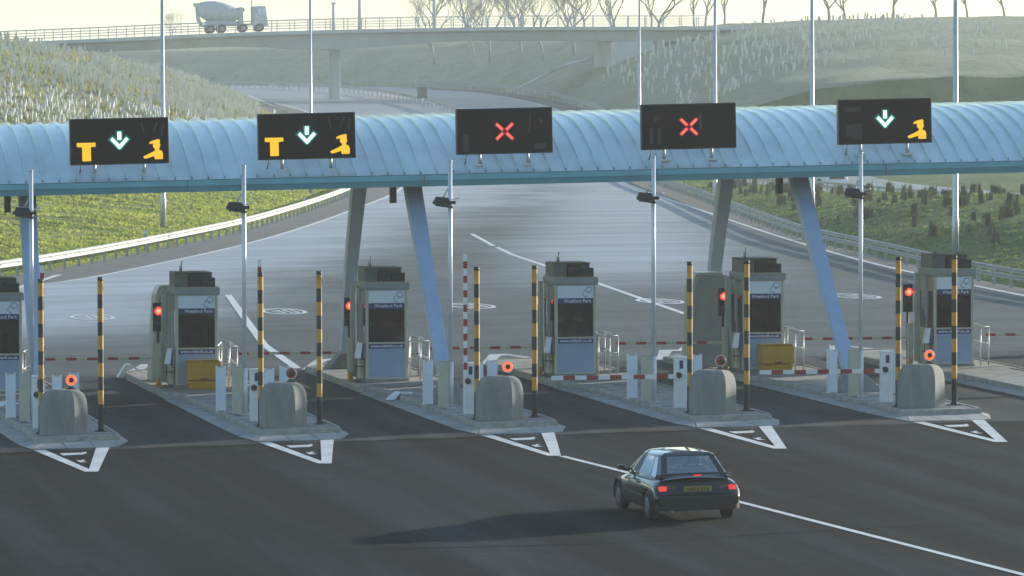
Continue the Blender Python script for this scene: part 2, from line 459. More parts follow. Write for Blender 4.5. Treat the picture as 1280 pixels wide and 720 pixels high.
def blades(name, c1, c2, tr):
    m = mat(name, c1, .9, col2=c2, vscale=.4, spec=.1)
    n = m.node_tree; b = n.nodes['Principled BSDF']; cr = b.inputs['Base Color'].links[0].from_socket
    t = n.nodes.new('ShaderNodeBsdfTranslucent'); a = n.nodes.new('ShaderNodeMixShader'); a.inputs[0].default_value = tr
    n.links.new(cr, t.inputs[0]); n.links.new(b.outputs[0], a.inputs[1]); n.links.new(t.outputs[0], a.inputs[2])
    n.links.new(a.outputs[0], n.nodes['Material Output'].inputs['Surface'])
    return m
M['tuft'] = blades('grass_blades', (.44, .45, .10), (.18, .24, .05), .5)

# ------------------------------------------------------------------ haze
hz = MB().box(-2600, 2800, -250, 3400, -3, 48)
hm = bpy.data.materials.new('haze_air'); hm.use_nodes = True
hn = hm.node_tree; hn.nodes.clear()
ho = hn.nodes.new('ShaderNodeOutputMaterial'); pv = hn.nodes.new('ShaderNodeVolumePrincipled')
pv.inputs['Color'].default_value = (.95, .99, .97, 1); pv.inputs['Density'].default_value = HAZE_DENSITY; pv.inputs['Anisotropy'].default_value = .2
hn.links.new(pv.outputs[0], ho.inputs['Volume'])
tag(hz.build('haze', hm), 'pale morning haze filling the air over the road and valley', 'haze', kind='stuff')

# ------------------------------------------------------------------ ground sheet
def frange(a, b, s):
    o = []; x = a
    while x < b - 1e-6: o.append(x); x += s
    return o
ys = [-240, -120, -60] + frange(0, 180, 15) + frange(180, 460, 3.5) + frange(460, 760, 6) + frange(760, 1000, 15) + [1000, 1100, 1300, 1600, 2100, 3300]
loff = [2500, 1500, 900, 500, 300, 200, 150, 120, 100, 85] + frange(0, 72, 1.8)[::-1]
loff = [2500, 1500, 900, 500, 300, 200, 150, 120, 100, 85] + sorted(frange(0, 74, 1.8), reverse=True)
roff = frange(0, 76, 1.8) + [80, 90, 105, 130, 170, 240, 400, 700, 1200, 2400]
g = MB(); rows = []; midx = []
for y in ys:
    a, b = xl(y), xr(y); row = []
    for o in loff: row.append((a - o, y, h(a - o - .001, y) - .03))
    for t in (.02, .25, .5, .75, .98):
        x = lerp(a, b, t); row.append((x, y, road(x, y) - .35))
    for o in roff:
        x = b + o; z = h(x + .001, y) - .03
        if y < 440 and xl2(y) + .9 < x < xr2(y) - .9: z -= .3
        row.append((x, y, z))
    rows.append(row)
nl = len(loff)
g.grid(rows)
nc = len(rows[0])
for fi in range(len(g.f)):
    i, j = divmod(fi, nc - 1)
    y = ys[i]
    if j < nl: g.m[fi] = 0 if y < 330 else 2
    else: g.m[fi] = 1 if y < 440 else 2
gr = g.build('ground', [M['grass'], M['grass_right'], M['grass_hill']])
tag(gr, 'grassy ground, banks and mound around the motorway', 'ground', kind='structure')

def sheet(name, y0, y1, fa, fb, m, dz, step=4, nx=14, label='', cat='road'):
    s = MB(); rows = []
    n = max(1, int((y1 - y0) / step))
    for i in range(n + 1):
        y = lerp(y0, y1, i / n); a, b = fa(y), fb(y)
        rows.append([(lerp(a, b, k / nx), y, road(lerp(a, b, k / nx), y) + dz) for k in range(nx + 1)])
    s.grid(rows)
    return tag(s.build(name, m), label, cat, kind='structure')
sheet('approach_road', -80, 113.9, xl, xr, M['asphalt_new'], .004, label='dark asphalt approach in front of the toll islands')
sheet('toll_lane_road', 113.9, 141.5, xl, xr, M['asphalt_lane'], .004, 3, 20, label='timeworn asphalt lanes running between the toll islands')
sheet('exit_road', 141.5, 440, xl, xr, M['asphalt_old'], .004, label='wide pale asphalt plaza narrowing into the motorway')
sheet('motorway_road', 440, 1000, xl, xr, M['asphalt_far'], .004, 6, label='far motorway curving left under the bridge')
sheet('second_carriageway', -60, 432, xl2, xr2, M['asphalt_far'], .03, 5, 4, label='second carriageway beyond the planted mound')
# gravel shoulders
LW = [(170, -3), (184, 6.5), (195, 13.8), (204.6, 19.8), (217, 24.4), (250, 34.3), (300, 46.5), (359, 59.4), (420, 69.2), (480, 76), (540, 80), (600, 82)]
RW = [(120, 50.2), (160, 50.4), (176, 51.3), (206, 54.0), (240, 58.4), (280, 64.3), (340, 73.3), (400, 83.0), (460, 94.0), (535, 106.5), (628, 114), (700, 115.3)]
sheet('shoulder', 170, 600, lambda y: xl(y) + .02, lambda y: interp(LW, y) - .12, M['gravel'], .010, 4, 3, label='dark gravel shoulder beside the left guard rail', cat='shoulder')
sheet('shoulder', 120, 700, lambda y: interp(RW, y) + .12, lambda y: xr(y) - .02, M['gravel'], .010, 4, 3, label='dark gravel shoulder beside the right guard rail', cat='shoulder')

def ribbon(name, pts, wd, m=None, dz=.012, label='', closed=False, smooth=False):
    s = MB(); n = len(pts)
    out = []
    P = []
    if smooth:
        yy = frange(pts[0][1], pts[-1][1], 4) + [pts[-1][1]]
        tab = [(p[1], p[0]) for p in pts]
        pts = [(interp(tab, y), y) for y in yy]; n = len(pts)
    else:
        q = []
        for i in range(n - 1):
            k = max(1, int(math.dist(pts[i][:2], pts[i + 1][:2]) / 5))
            for j in range(k): q.append((lerp(pts[i][0], pts[i+1][0], j/k), lerp(pts[i][1], pts[i+1][1], j/k)))
        q.append(pts[-1]); pts = q; n = len(pts)
    for i in range(n):
        a = Vector(pts[max(0, i-1)][:2]); c = Vector(pts[min(n-1, i+1)][:2])
        d = (c - a).normalized(); nn = Vector((d.y, -d.x))
        p = Vector(pts[i][:2]); l, r = p - nn * wd / 2, p + nn * wd / 2
        out.append([(l.x, l.y, road(l.x, l.y) + dz), (r.x, r.y, road(r.x, r.y) + dz)])
    s.grid(out)
    return tag(s.build(name, m or M['line']), label, 'road marking', kind='structure')
def flat(s, poly, dz=.012):
    """polygon on the road surface, cut into strips so that it follows the slope"""
    n = len(poly)
    s.add([(x, y, road(x, y) + dz) for x, y in poly], [tuple(range(n))])
ribbon('edge_line', [(x, y) for y, x in LW], .24, label='long white edge line curving along the left shoulder', smooth=True)
ribbon('edge_line', [(x, y) for y, x in RW], .24, label='long white edge line curving along the right shoulder', smooth=True)
ribbon('lane_line', [(21.18, 107.2), (21.5, 103.1), (22.06, 94.75), (23.14, 79.9), (25.2, 50), (27, 30)], .15, label='white line running from the third island tip past the car')
ribbon('lane_line', [(25.03, 190.1), (23.1, 171), (21.43, 154.5), (20.77, 144.5), (20.6, 142)], .25, label='thick white line leading away from the third island')
ribbon('lane_line', [(45.89, 255.4), (43.6, 237)], .22, label='short far dash of the line beyond the middle booth')
ribbon('lane_line', [(43.4, 235), (42.28, 225.3), (39.68, 194.8), (36.97, 164.6), (33.6, 150), (32.2, 145.5)], .22, label='long white line from the fifth island up the plaza')
ribbon('lane_line', [(17.4, 197.5), (21.1, 213.4)], .3, label='short diagonal white line on the left shoulder')
ribbon('edge_line', [(60, 420), (70, 500), (79, 560), (84, 620), (82, 700), (70, 770)], .35, label='pale far line along the inside of the curve')
ribbon('edge_line', [(85, 430), (93, 500), (99, 570), (101, 640), (98, 720), (84, 800)], .5, label='pale far line along the middle of the motorway curve', smooth=False)

# speed roundels with the figures 30 lengthened along the road
for k, (cx, cy) in enumerate([(18.47, 175.5), (25.08, 175.9), (31.73, 176.6), (38.47, 177.0), (45.7, 177.8)]):
    s = MB(); n = 40; o_, i_ = [], []
    for j in range(n):
        a = 2 * math.pi * j / n
        for q, (rx, ry) in ((o_, (.74, 2.3)), (i_, (.60, 1.9))):
            x, y = cx + rx * math.cos(a), cy + ry * math.sin(a); q.append((x, y, road(x, y) + .012))
    s.add(o_ + i_, [(j, (j + 1) % n, (j + 1) % n + n, j + n) for j in range(n)])
    def bar(x0, x1, y0, y1): flat(s, [(cx + x0, cy + y0), (cx + x1, cy + y0), (cx + x1, cy + y1), (cx + x0, cy + y1)])
    # 3
    for yy in (-1.25, -.14, .97): bar(-.42, -.08, yy, yy + .28)
    bar(-.16, -.06, -.97, -.14); bar(-.16, -.06, .14, .97)
    # 0
    bar(.06, .42, -1.25, -.97); bar(.06, .42, .97, 1.25); bar(.06, .16, -.97, .97); bar(.32, .42, -.97, .97)
    tag(s.build('speed_roundel', M['line']), '%s white oval speed marking on the plaza, counted from the left' % ['leftmost', 'second', 'third', 'fourth', 'rightmost'][k], 'road marking', 'speed roundels painted on the plaza', 'structure')

# ------------------------------------------------------------------ toll islands
ORD = ['leftmost', 'second', 'third', 'fourth', 'fifth', 'rightmost']
def X0(k): return 11.17 + 5.0 * k + (-.03 if k == 4 else 0)
YF = 115.7
def make_island(k):
    x = X0(k)
    t = thing('toll_island', (x, YF, isl(x)), '%s kerbed concrete toll island%s' % (ORD[k], ' at the picture edge' if k == 5 else ', counted from the left'), 'traffic island', 'toll islands')
    def Z(lx, top=0): return isl(x + lx) - isl(x) + top
    # paving
    s = MB()
    pv_ = [(-.17, .12), (1.50, .12), (1.55, .5), (1.62, 14.6), (1.62, 15.3), (1.95, 15.3), (1.95, 24.3), (1.2, 25.4), (.2, 25.4), (-.5, 24.3), (-.5, 15.1), (-.15, 14.4), (-.15, .5)]
    s.add([(a, b, Z(a) - .001) for a, b in pv_] + [(a, b, Z(a) - .3) for a, b in pv_], [tuple(range(13))] + [(i, i + 13, (i + 1) % 13 + 13, (i + 1) % 13) for i in range(13)])
    s.build('paving', M['paving'], t)
    # raised kerb as one band of stones round the paving
    outer = [(-.27, 0.0), (1.60, 0.0), (1.67, .5), (1.74, 14.6), (1.74, 15.2), (2.05, 15.2), (2.05, 24.4), (1.25, 25.6), (.15, 25.6), (-.62, 24.4), (-.62, 15.0), (-.27, 14.3), (-.27, .5)]
    s = MB(); n = 13
    up, bt = .012, -.17
    vs = [(a, b, Z(a) + up) for a, b in pv_] + [(a * 1.0 + (.03 if a < .5 else -.03), b, Z(a) + up) for a, b in outer] + [(a, b, Z(a) - .03) for a, b in outer] + [(a, b, Z(a) + bt) for a, b in outer]
    fs = []
    for i in range(n):
        j = (i + 1) % n
        fs += [(i, j, j + n, i + n), (i + n, j + n, j + 2*n, i + 2*n), (i + 2*n, j + 2*n, j + 3*n, i + 3*n)]
    s.add(vs, fs); s.build('kerb', M['kerb'], t)
    # sloping apron of pale blocks round the nose and down both flanks
    s = MB(); path = [(-.27, 14.3), (-.27, 12.), (-.27, 9.), (-.27, 6.), (-.27, 3.), (-.27, 1.), (-.22, .0), (.3, -.03), (.9, -.03), (1.5, -.0), (1.68, .9), (1.7, 3.), (1.71, 6), (1.72, 9), (1.73, 12), (1.74, 14.4)]
    off = [(-.40, .25), (-.40, 0), (-.40, 0), (-.40, 0), (-.40, -.2), (-.36, -.7), (-.26, -1.3), (-.02, -1.42), (.0, -1.45), (-.08, -1.4), (.14, -.7), (.14, -.1), (.14, 0), (.14, 0), (.14, 0), (.14, .2)]
    q = []
    for i in range(len(path) - 1):
        L_ = math.dist(path[i], path[i + 1]); kk = max(1, round(L_ / .9))
        for j in range(kk):
            a, b = j / kk + .012 / L_, (j + 1) / kk - .012 / L_
            q.append([tuple(lerp(path[i][c], path[i+1][c], u) for c in (0, 1)) + tuple(lerp(off[i][c], off[i+1][c], u) for c in (0, 1)) for u in (a, b)])
    for (a, b) in q:
        rnd = random.uniform(-.004, .004)
        vs = []
        for p in (a, b):
            ix, iy, ox, oy = p
            zr = isl(x + ix) - isl(x) - .15
            vs += [(ix, iy, zr + .048 + rnd), (ix + ox * .45, iy + oy * .45, zr + .036 + rnd), (ix + ox, iy + oy, isl(x + ix + ox) - isl(x) - .15 + .012), (ix + ox, iy + oy, zr - .05)]
        s.add(vs, [(0, 1, 5, 4), (1, 2, 6, 5), (2, 3, 7, 6), (0, 1, 2, 3), (4, 5, 6, 7)])
    s.build('apron', M['kerb2'], t)
    return t
for k in range(6): make_island(k)

# painted triangles ahead of the noses and behind the islands
for k in range(6):
    x = X0(k); s = MB(); ax = x + .18 - .11 * k
    A, B, C, D = (x - .48, 114.1), (ax - .22, 107.4), (ax + .05, 107.3), (x + 1.22, 114.2)
    wl, wr = .17, .30
    yb = 107.95
    def L(y): return lerp(A[0], B[0], (A[1] - y) / (A[1] - B[1]))
    def Rr(y): return lerp(D[0], C[0], (D[1] - y) / (D[1] - C[1]))
    flat(s, [A, (A[0] + wl * 1.5, A[1]), (L(yb) + .2, yb), B])
    flat(s, [(D[0] - wr, D[1]), D, C, (Rr(yb) - .22, yb)])
    flat(s, [B, (L(yb) + .2, yb), (Rr(yb) - .22, yb), C])
    for y0, y1 in ((112.7, 112.15), (110.5, 110.0)):
        flat(s, [(L(y0) + .36, y0 + .1), (L(y1) + .34, y1), (lerp(L(y1), Rr(y1), .6), y1 + .05), (Rr(y1) - .40, y1 + .35), (Rr(y0) - .42, y0 + .35), (lerp(L(y0), Rr(y0), .6), y0 + .12)])
    tag(s.build('nose_marking', M['line']), 'white hatched triangle painted before the %s island' % ORD[k], 'road marking', 'hatched triangles before the island tips', 'structure')
    s = MB()
    P = [(x - .55, 141.3), (x + 1.9, 141.3), (x + 1.1, 146.2), (x + .6, 146.2)]
    flat(s, [P[0], (P[0][0] + .3, 141.3), (P[3][0] + .2, 145.4), P[3]]); flat(s, [(P[1][0] - .3, 141.3), P[1], P[2], (P[2][0] - .1, 145.4)])
    flat(s, [(P[3][0] + .2, 145.4), (P[2][0] - .1, 145.4), P[2], P[3]]); flat(s, [(x - .1, 142.3), (x + 1.5, 142.3), (x + 1.45, 142.8), (x + .0, 142.8)])
    tag(s.build('tail_marking', M['line_worn']), 'white triangle painted behind the %s island' % ORD[k], 'road marking', 'triangles painted behind the islands', 'structure')
# thin drain covers / joint between the two asphalts
s = MB(); rows = []
for i in range(41):
    x = lerp(-13, 51.8, i / 40); rows.append([(x, 113.55, road(x, 113.7) + .011), (x, 113.83, road(x, 113.7) + .011)])
s.grid(rows); tag(s.build('joint_strip', M['asphalt_lane']), 'timeworn joint strip across the road at the island tips', 'road joint', kind='structure')

M['tar'] = mat('tar_seam', (.004, .004, .004), .95, spec=.02)
for pts_, wd_, lab_ in (([(13, 88), (18, 87.2), (24, 88.6), (32, 87.9), (40, 88.8)], .05, 'thin dark sealed crack crossing the approach behind the car'),
                        ([(8, 103.0), (14, 103.3), (22, 102.7), (30, 103.4)], .045, 'thin dark sealed joint crossing the approach ahead of the triangles'),
                        ([(26, 168), (33, 171), (44, 169), (50, 172)], .07, 'dark sealed joint across the plaza behind the booths')):
    ribbon('tar_seam', pts_, wd_, M['tar'], .010, lab_)

# ------------------------------------------------------------------ things on the islands
def at(k, dx, y): x = X0(k) + dx; return (x, y, isl(x))

def make_stripe_post():
    t = thing('striped_post', (0, 0, 0), 'x', 'post')
    n = 12; hh = 3.48
    s = MB(); z = 0
    bands = [(.0, .62, 0), (.62, .93, 1)]
    z = .93; c = 0
    while z < hh - .3:
        bands.append((z, z + .31, c)); z += .31; c = 1 - c
    bands.append((z, hh, 0))
    for a, b, c in bands: s.tube([(0, 0, a), (0, 0, b)], .065, 14, c, caps=(b == hh))
    s.build('shaft', [M['black'], M['amber']], t)
    s = MB().box(-.13, .13, -.13, .13, 0, .02); s.tube([(0, 0, .02), (0, 0, .06)], .085, 14); s.build('base_plate', M['dark'], t)
    MB().tube([(0, 0, hh), (0, 0, hh + .015)], .067, 14).build('cap', M['dark'], t)
    return t
sp = make_stripe_post(); first = True
for k in range(5):
    for side, dx in (('left', 0), ('right', 1.35)):
        lab = 'black and amber striped post %s of the concrete block on the %s island' % (side, ORD[k])
        if first: sp.location = at(k, dx, 117.2); sp['label'] = lab; sp['group'] = 'striped posts on the island tips'; first = False
        else: clone(sp, at(k, dx, 117.2), lab, 'striped posts on the island tips')
for dx, side in ((0, 'left'), (1.35, 'right')):
    pass

def make_block(k, lit):
    t = thing('crash_block', at(k, .47, 116.4), 'rounded grey concrete crash block on the %s island tip' % ORD[k], 'concrete block', 'concrete crash blocks')
    s = MB(); rows = []
    prof = [(.0, 1.0), (.30, 1.0), (.55, .985), (.70, .95), (.80, .90), (.88, .82), (.93, .72), (.96, .62)]
    # rounded block: plan is an octagon, the top is drawn in towards the crown
    zs = [(0, 1.0, 0), (.58, 1.0, 0), (.70, .98, .005), (.80, .935, .01), (.88, .86, .02), (.94, .76, .04), (.985, .62, .07), (1.005, .46, .10)]
    for z, sx, dy in zs:
        a = .53 * sx; y0, y1 = 0 + dy, .78 - dy; c = .12
        rows.append([(-a + .10 * sx, y0, z), (a - .33 * sx, y0, z), (a, y0 + .36 * sx, z), (a, y1 - c, z), (a - c, y1, z), (-a + c, y1, z), (-a, y1 - c, z), (-a, y0 + .14 * sx, z)])
    s.grid(rows, 0, False, True); s.add(rows[-1], [tuple(range(8))])
    s.build('block', M['concrete'], t, bevel=.008, seg=2)
    MB().tube([(.17, .45, .99), (.17, .45, 1.09)], .055, 10).box(.07, .27, .38, .52, .985, 1.03).build('lamp_neck', M['dark'], t)
    c = Vector((.17, .40, 1.21)); s = MB()
    s.tube([c + Vector((0, .09, 0)), c + Vector((0, -.015, 0))], [.10, .135], 20)
    hd = s.build('lamp_housing', M['white'] if not lit else M['white'], t)
    s = MB()
    s.tube([c + Vector((0, -.016, 0)), c + Vector((0, -.035, 0)), c + Vector((0, -.045, 0))], [.118, .11, .06], 20)
    s.build('lamp_lens', M['flash_on'] if lit else M['flash_off'], hd)
    s = MB().tube([c + Vector((0, -.046, 0)), c + Vector((0, -.058, 0))], [.058, .03], 14); s.build('lamp_core', M['dark'], hd)
    return t
for k in range(5): make_block(k, k in (0, 2, 4))

def striped(s, p0, p1, n, w_, h_, first=0, vertical=False):
    p0, p1 = Vector(p0), Vector(p1)
    for i in range(n):
        a, b = p0.lerp(p1, i / n), p0.lerp(p1, (i + 1) / n)
        c = (i + first) % 2
        if vertical: s.box(a.x - w_/2, a.x + w_/2, a.y - h_/2, a.y + h_/2, a.z, b.z, c)
        else: s.box(a.x, b.x, a.y - w_/2, a.y + w_/2, a.z - h_/2, a.z + h_/2, c)

def make_entry(k, raised):
    t = thing('entry_barrier', at(k, .08, 118.6), '%s striped entry arm of the %s island' % ('raised red and white' if raised else 'lowered red and white', ORD[k]), 'barrier', 'entry barriers')
    s = MB().box(-.13, .13, -.13, .13, .03, 1.18); s.box(-.145, .145, -.145, .145, 1.18, 1.23)
    hs = s.build('housing', M['white'], t, bevel=.012)
    MB().box(-.15, .15, -.15, .15, 0, .03).build('base_plate', M['galv'], t)
    MB().box(-.045, .045, -.137, -.131, .95, 1.14).build('blue_badge', M['blue'], hs)
    s = MB()
    if raised: ax = .07 if k < 2 else -.13; striped(s, (ax, -.18, .9), (ax, -.18, 3.75), 17, .085, .05, 0, True)
    else:
        e = -3.1
        striped(s, (-.05, -.18, .77), (e, -.18, .77), 11, .04, .10, 0)
    s.build('arm', [M['white'], M['red']], t)
    MB().tube([(-.07, -.14, .80), (-.07, -.22, .80)], .07, 12).build('pivot', M['dark'], t)
for k in range(5): make_entry(k, k < 3)

def make_cabinet():
    t = thing('white_cabinet', (0, 0, 0), 'x', 'bollard box')
    s = MB().box(-.10, .10, -.10, .10, .02, 1.04); s.box(-.11, -.085, -.11, .11, .0, 1.08); s.box(.085, .11, -.11, .11, .0, 1.08)
    s.build('body', M['white'], t, bevel=.008)
    MB().box(-.08, .08, -.106, -.099, .12, .98).build('door', M['plate'], t)
    MB().box(-.10, .10, -.10, .10, 1.04, 1.055).build('lid', M['galv'], t)
    return t
cb = make_cabinet(); first = True
for k in range(5):
    for dx, y, d in ((-.30 + .1, 122.7, 'slim white steel cabinet behind the lamp post on the %s island'), (.75, 121.2, 'white steel cabinet behind the concrete block of the %s island'), (1.22, 121.9, 'white steel cabinet rear right of the block on the %s island')):
        lab = d % ORD[k]
        if first: cb.location = at(k, dx, y); cb['label'] = lab; cb['group'] = 'white cabinets on the islands'; first = False
        else: clone(cb, at(k, dx, y), lab, 'white cabinets on the islands')

def make_lamp_post():
    t = thing('lamp_post', (0, 0, 0), 'x', 'lamp post')
    s = MB().tube([(0, 0, 0), (0, 0, 1.1)], .07, 12); s.tube([(0, 0, 1.1), (0, 0, 5.85)], [.052, .05], 12)
    s.build('pole', M['pole'], t)
    MB().box(-.13, .13, -.13, .13, 0, .025).build('base_plate', M['galv'], t)
    MB().box(-.29, -.06, -.10, .10, .02, 1.12).box(-.30, -.05, -.11, .11, 1.12, 1.14).build('control_box', M['cream'], t, bevel=.008)
    # floodlight: wedge shaped housing aimed down at the lane
    s = MB()
    s.hexa([(-.42, -.10, 4.90), (.04, -.10, 4.80), (.10, .22, 4.80), (-.36, .22, 4.90), (-.36, -.02, 5.02), (-.02, -.02, 4.99), (.02, .16, 4.99), (-.30, .16, 5.02)])
    s.box(-.44, .12, -.13, -.10, 4.84, 4.92)
    fl = s.build('floodlight', M['dark'], t, bevel=.015)
    MB().hexa([(-.38, -.12, 4.80), (.05, -.12, 4.74), (.07, .18, 4.78), (-.34, .18, 4.85), (-.40, -.10, 4.895), (.03, -.10, 4.795), (.09, .21, 4.795), (-.35, .21, 4.895)]).build('lens', M['glass_dark'], fl)
    MB().tube([(-.06, 0, 5.2), (-.16, .03, 5.0)], .018, 8).tube([(.0, 0, 5.2), (.03, .05, 4.95)], .018, 8).tube([(.05, 0, 4.95), (.26, 0, 5.0)], .014, 8).build('bracket', M['galv'], t)
    MB().tube([(0, 0, 5.85), (0, 0, 5.87)], .056, 12).build('cap', M['galv'], t)
    return t
lp = make_lamp_post(); first = True
for k in range(5):
    lab = 'slender pale lamp post with dark floodlight on the %s island' % ORD[k]
    dx = (.17, .17, .09, .01, .13)[k]
    if first: lp.location = at(k, dx, 121.2); lp['label'] = lab; lp['group'] = 'lamp posts on the islands'; first = False
    else: clone(lp, at(k, dx, 121.2), lab, 'lamp posts on the islands')

def text(name, body, size, m, parent, loc, align='RIGHT', rot=(R(90), 0, 0), bold=.0008, sx=1.0):
    c = bpy.data.curves.new(name, 'FONT'); c.body = body; c.size = size; c.align_x = align; c.offset = bold; c.extrude = .001
    o = bpy.data.objects.new(name, c); COL.objects.link(o)
    dg = bpy.context.evaluated_depsgraph_get()
    me = bpy.data.meshes.new_from_object(o.evaluated_get(dg))
    bpy.data.objects.remove(o); me.name = name; me.materials.clear(); me.materials.append(m)
    n = bpy.data.objects.new(name, me); link(n, parent); n.location = loc; n.rotation_euler = rot; n.scale = (sx, 1, 1)
    return n

def make_booth(k):
    dx = {0: -.13, 1: -.11, 2: -.18, 3: -.21, 4: -.17, 5: -.05}[k]
    x, y, z = at(k, dx, 132.3)
    t = thing('toll_booth', (x, y, z), '%s toll booth with dark window and navy strips%s' % (ORD[k], ', cut by the picture edge' if k == 0 else ', counted from the left'), 'toll booth', 'toll booths')
    W_, D_ = 1.09, 1.5
    # plinth + body shell
    MB().box(-.02, W_ + .02, -.02, D_ + .02, 0, .07).build('plinth', M['concrete'], t, bevel=.01)
    s = MB()
    for px in (0, W_ - .075): 
        for py in (0, D_ - .07): s.box(px, px + .075, py, py + .07, .07, 2.38)
    s.box(0, .06, .72, .78, .07, 2.38); s.box(0, .05, .07, D_ - .07, .95, 1.0); s.box(0, .05, .07, D_ - .07, 1.98, 2.04)
    s.box(.075, W_ - .075, .0, .05, .985, 1.03); s.box(.075, W_ - .075, 0, .05, 2.36, 2.385); s.box(.075, W_ - .075, 0, .04, .07, .11)
    s.box(W_ - .05, W_, .07, D_ - .07, .95, 1.0); s.box(W_ - .05, W_, .07, D_ - .07, 1.98, 2.04)
    s.build('frame', M['cream'], t, bevel=.006)
    MB().box(.075, W_ - .075, .015, .045, .11, .86).build('front_panel', M['panel'], t)
    MB().box(.075, W_ - .075, .012, .045, .863, .983).build('web_strip', M['blue'], t)
    MB().box(.075, W_ - .075, .02, .04, 1.032, 1.885).build('window', M['glass'], t)
    MB().box(.075, W_ - .075, .012, .045, 1.888, 2.035).build('name_strip', M['blue'], t)
    wp = MB().box(.075, W_ - .075, .010, .045, 2.038, 2.358).build('header_panel', M['plate'], t)
    st = [c for c in children(t) if c.name.startswith('name_strip')][0]; ws = [c for c in children(t) if c.name.startswith('web_strip')][0]
    text('lettering', 'Weeford Park', .125, M['letters'], st, (W_ - .13, .009, 1.925), sx=1.0)
    text('lettering', 'www.m6toll.co.uk', .115, M['letters'], ws, (W_ - .115, .009, .893), sx=1.0)
    # swirl mark of two hooked ribbons
    s = MB(); ox, oz, u = W_ - .37, 2.075, .26
    for path in ([(.30, .55), (.38, .75), (.58, .97), (.84, .95), (1.0, .72), (.90, .48), (.66, .40), (.52, .50)],
                 [(.74, .45), (.56, .38), (.46, .56), (.22, .54), (.02, .32), (.10, .10), (.30, .0), (.48, .06)],
                 [(.66, .40), (.60, .30)], [(.30, .0), (.36, -.08)]):
        s.tube([(ox + a * u, .008, oz + b * u) for a, b in path], .0095, 6)
    s.build('logo', M['logo'], wp)
    # sides
    for bx_ in ((.015, .04, .07, .72, .07, .95), (.015, .04, .78, D_ - .07, .07, .95), (.015, .04, .07, D_ - .07, 2.04, 2.38), (W_ - .04, W_ - .015, .07, D_ - .07, .07, .95), (W_ - .04, W_ - .015, .07, D_ - .07, 2.04, 2.38), (.075, W_ - .075, D_ - .05, D_ - .02, .07, .95), (.075, W_ - .075, D_ - .05, D_ - .02, 2.0, 2.38)):
        MB().box(*bx_).build('side_panel', M['cream'], t)
    MB().box(.02, .035, .07, .72, 1.0, 1.98).build('side_window', M['glass'], t)
    MB().box(.02, .035, .78, D_ - .07, 1.0, 1.98).build('side_window', M['glass'], t)
    MB().box(W_ - .035, W_ - .02, .07, D_ - .07, 1.0, 1.98).build('side_window', M['glass'], t)
    MB().box(.075, W_ - .075, D_ - .04, D_ - .03, .95, 2.0).build('rear_window', M['glass'], t)
    # interior
    MB().box(.12, .9, .25, .60, .98, 1.02).box(.14, .4, .28, .58, .07, .98).build('desk', M['ac'], t)
    ux = .28 + .11 * (k % 3)
    MB().box(ux, ux + .34, .40, .43, 1.10, 1.38).box(ux + .14, ux + .20, .41, .45, 1.0, 1.12).build('monitor', M['dark'], t)
    MB().box(.42, .82, .95 + .1 * (k % 2), 1.03 + .1 * (k % 2), .95, 1.5).box(.42, .82, .65, .98, .5, .58).tube([(.62, .8, .07), (.62, .8, .5)], .04, 8).build('office_chair', M['seat'], t)
    MB().box(.72 - .3 * (k % 2), .95 - .3 * (k % 2), .30, .31, 1.04, 1.36).build('notice', M['cream'], t)
    # roof band
    s = MB().box(-.02, W_ + .05, -.05, D_ + .04, 2.388, 2.56)
    rf = s.build('roof', M['fascia'], t, bevel=.015)
    MB().box(-.01, W_ + .03, -.04, D_ + .03, 2.562, 2.585).build('roof_edge', M['cream'], rf)
    MB().tube([(W_ + .03, -.05, 2.37), (W_ + .03, -.05, 2.39)], .035, 8).build('roof_bracket', M['white'], rf)
    s = MB().box(-.0, .34, .1, 1.3, 2.587, 2.93); s.box(.34, W_ - .1, .35, 1.3, 2.587, 2.93); s.box(-.005, W_ - .12, .09, 1.32, 2.932, 2.955)
    s.build('air_unit', M['ac'], t, bevel=.012)
    s = MB().box(.36, .66, .02, .32, 2.587, 2.87); s.box(.68, 1.03, .02, .32, 2.587, 2.82)
    for i in range(5): s.box(.38, .64, .008, .02, 2.62 + i*.05, 2.645 + i*.05)
    for i in range(4): s.box(.70, 1.01, .008, .02, 2.62 + i*.05, 2.645 + i*.05)
    s.build('vent_box', M['black'], t, bevel=.01)
    MB().tube([(.26, .8, 2.955), (.26, .8, 3.22)], .018, 8).tube([(.22, .8, 2.955), (.22, .8, 3.1)], .02, 8).build('aerial', M['galv'], t)
    # service side: upright duct, shelf, tilted white hood, card reader
    s = MB().box(-.12, -.06, .35, .47, 1.3, 2.38); s.box(-.12, .0, .33, .5, 2.34, 2.38); s.tube([(-.09, .38, .75), (-.09, .38, 1.3)], .022, 8)
    s.build('duct', M['fascia'], t, bevel=.008)
    s = MB().box(-.24, -.12, 1.0, 1.12, .1, 2.42); s.box(-.25, -.0, .98, 1.14, 2.42, 2.45)
    s.build('side_screen', M['shield'], t, bevel=.01)
    MB().hexa([(-.27, -.06, .62), (-.14, -.06, .62), (-.14, .22, .62), (-.27, .22, .62), (-.19, -.04, 1.02), (-.09, -.04, 1.02), (-.09, .18, 1.02), (-.19, .18, 1.02)]).build('service_hood', M['white'], t, bevel=.01)
    MB().hexa([(-.138, -.07, .58), (-.07, -.07, .58), (-.07, .2, .58), (-.138, .2, .58), (-.088, -.05, 1.0), (-.05, -.05, 1.0), (-.05, .17, 1.0), (-.088, .17, 1.0)]).build('hood_side', M['blue'], t)
    MB().box(-.28, -.06, .0, .2, .40, .42).tube([(-.22, .1, .25), (-.22, .1, .62)], .012, 8).build('shelf', M['dark'], t)
    MB().box(-.12, -.01, .3, 1.3, .07, .60).build('side_cabinet', M['cream'], t, bevel=.01)
    return t
for k in range(6): make_booth(k)

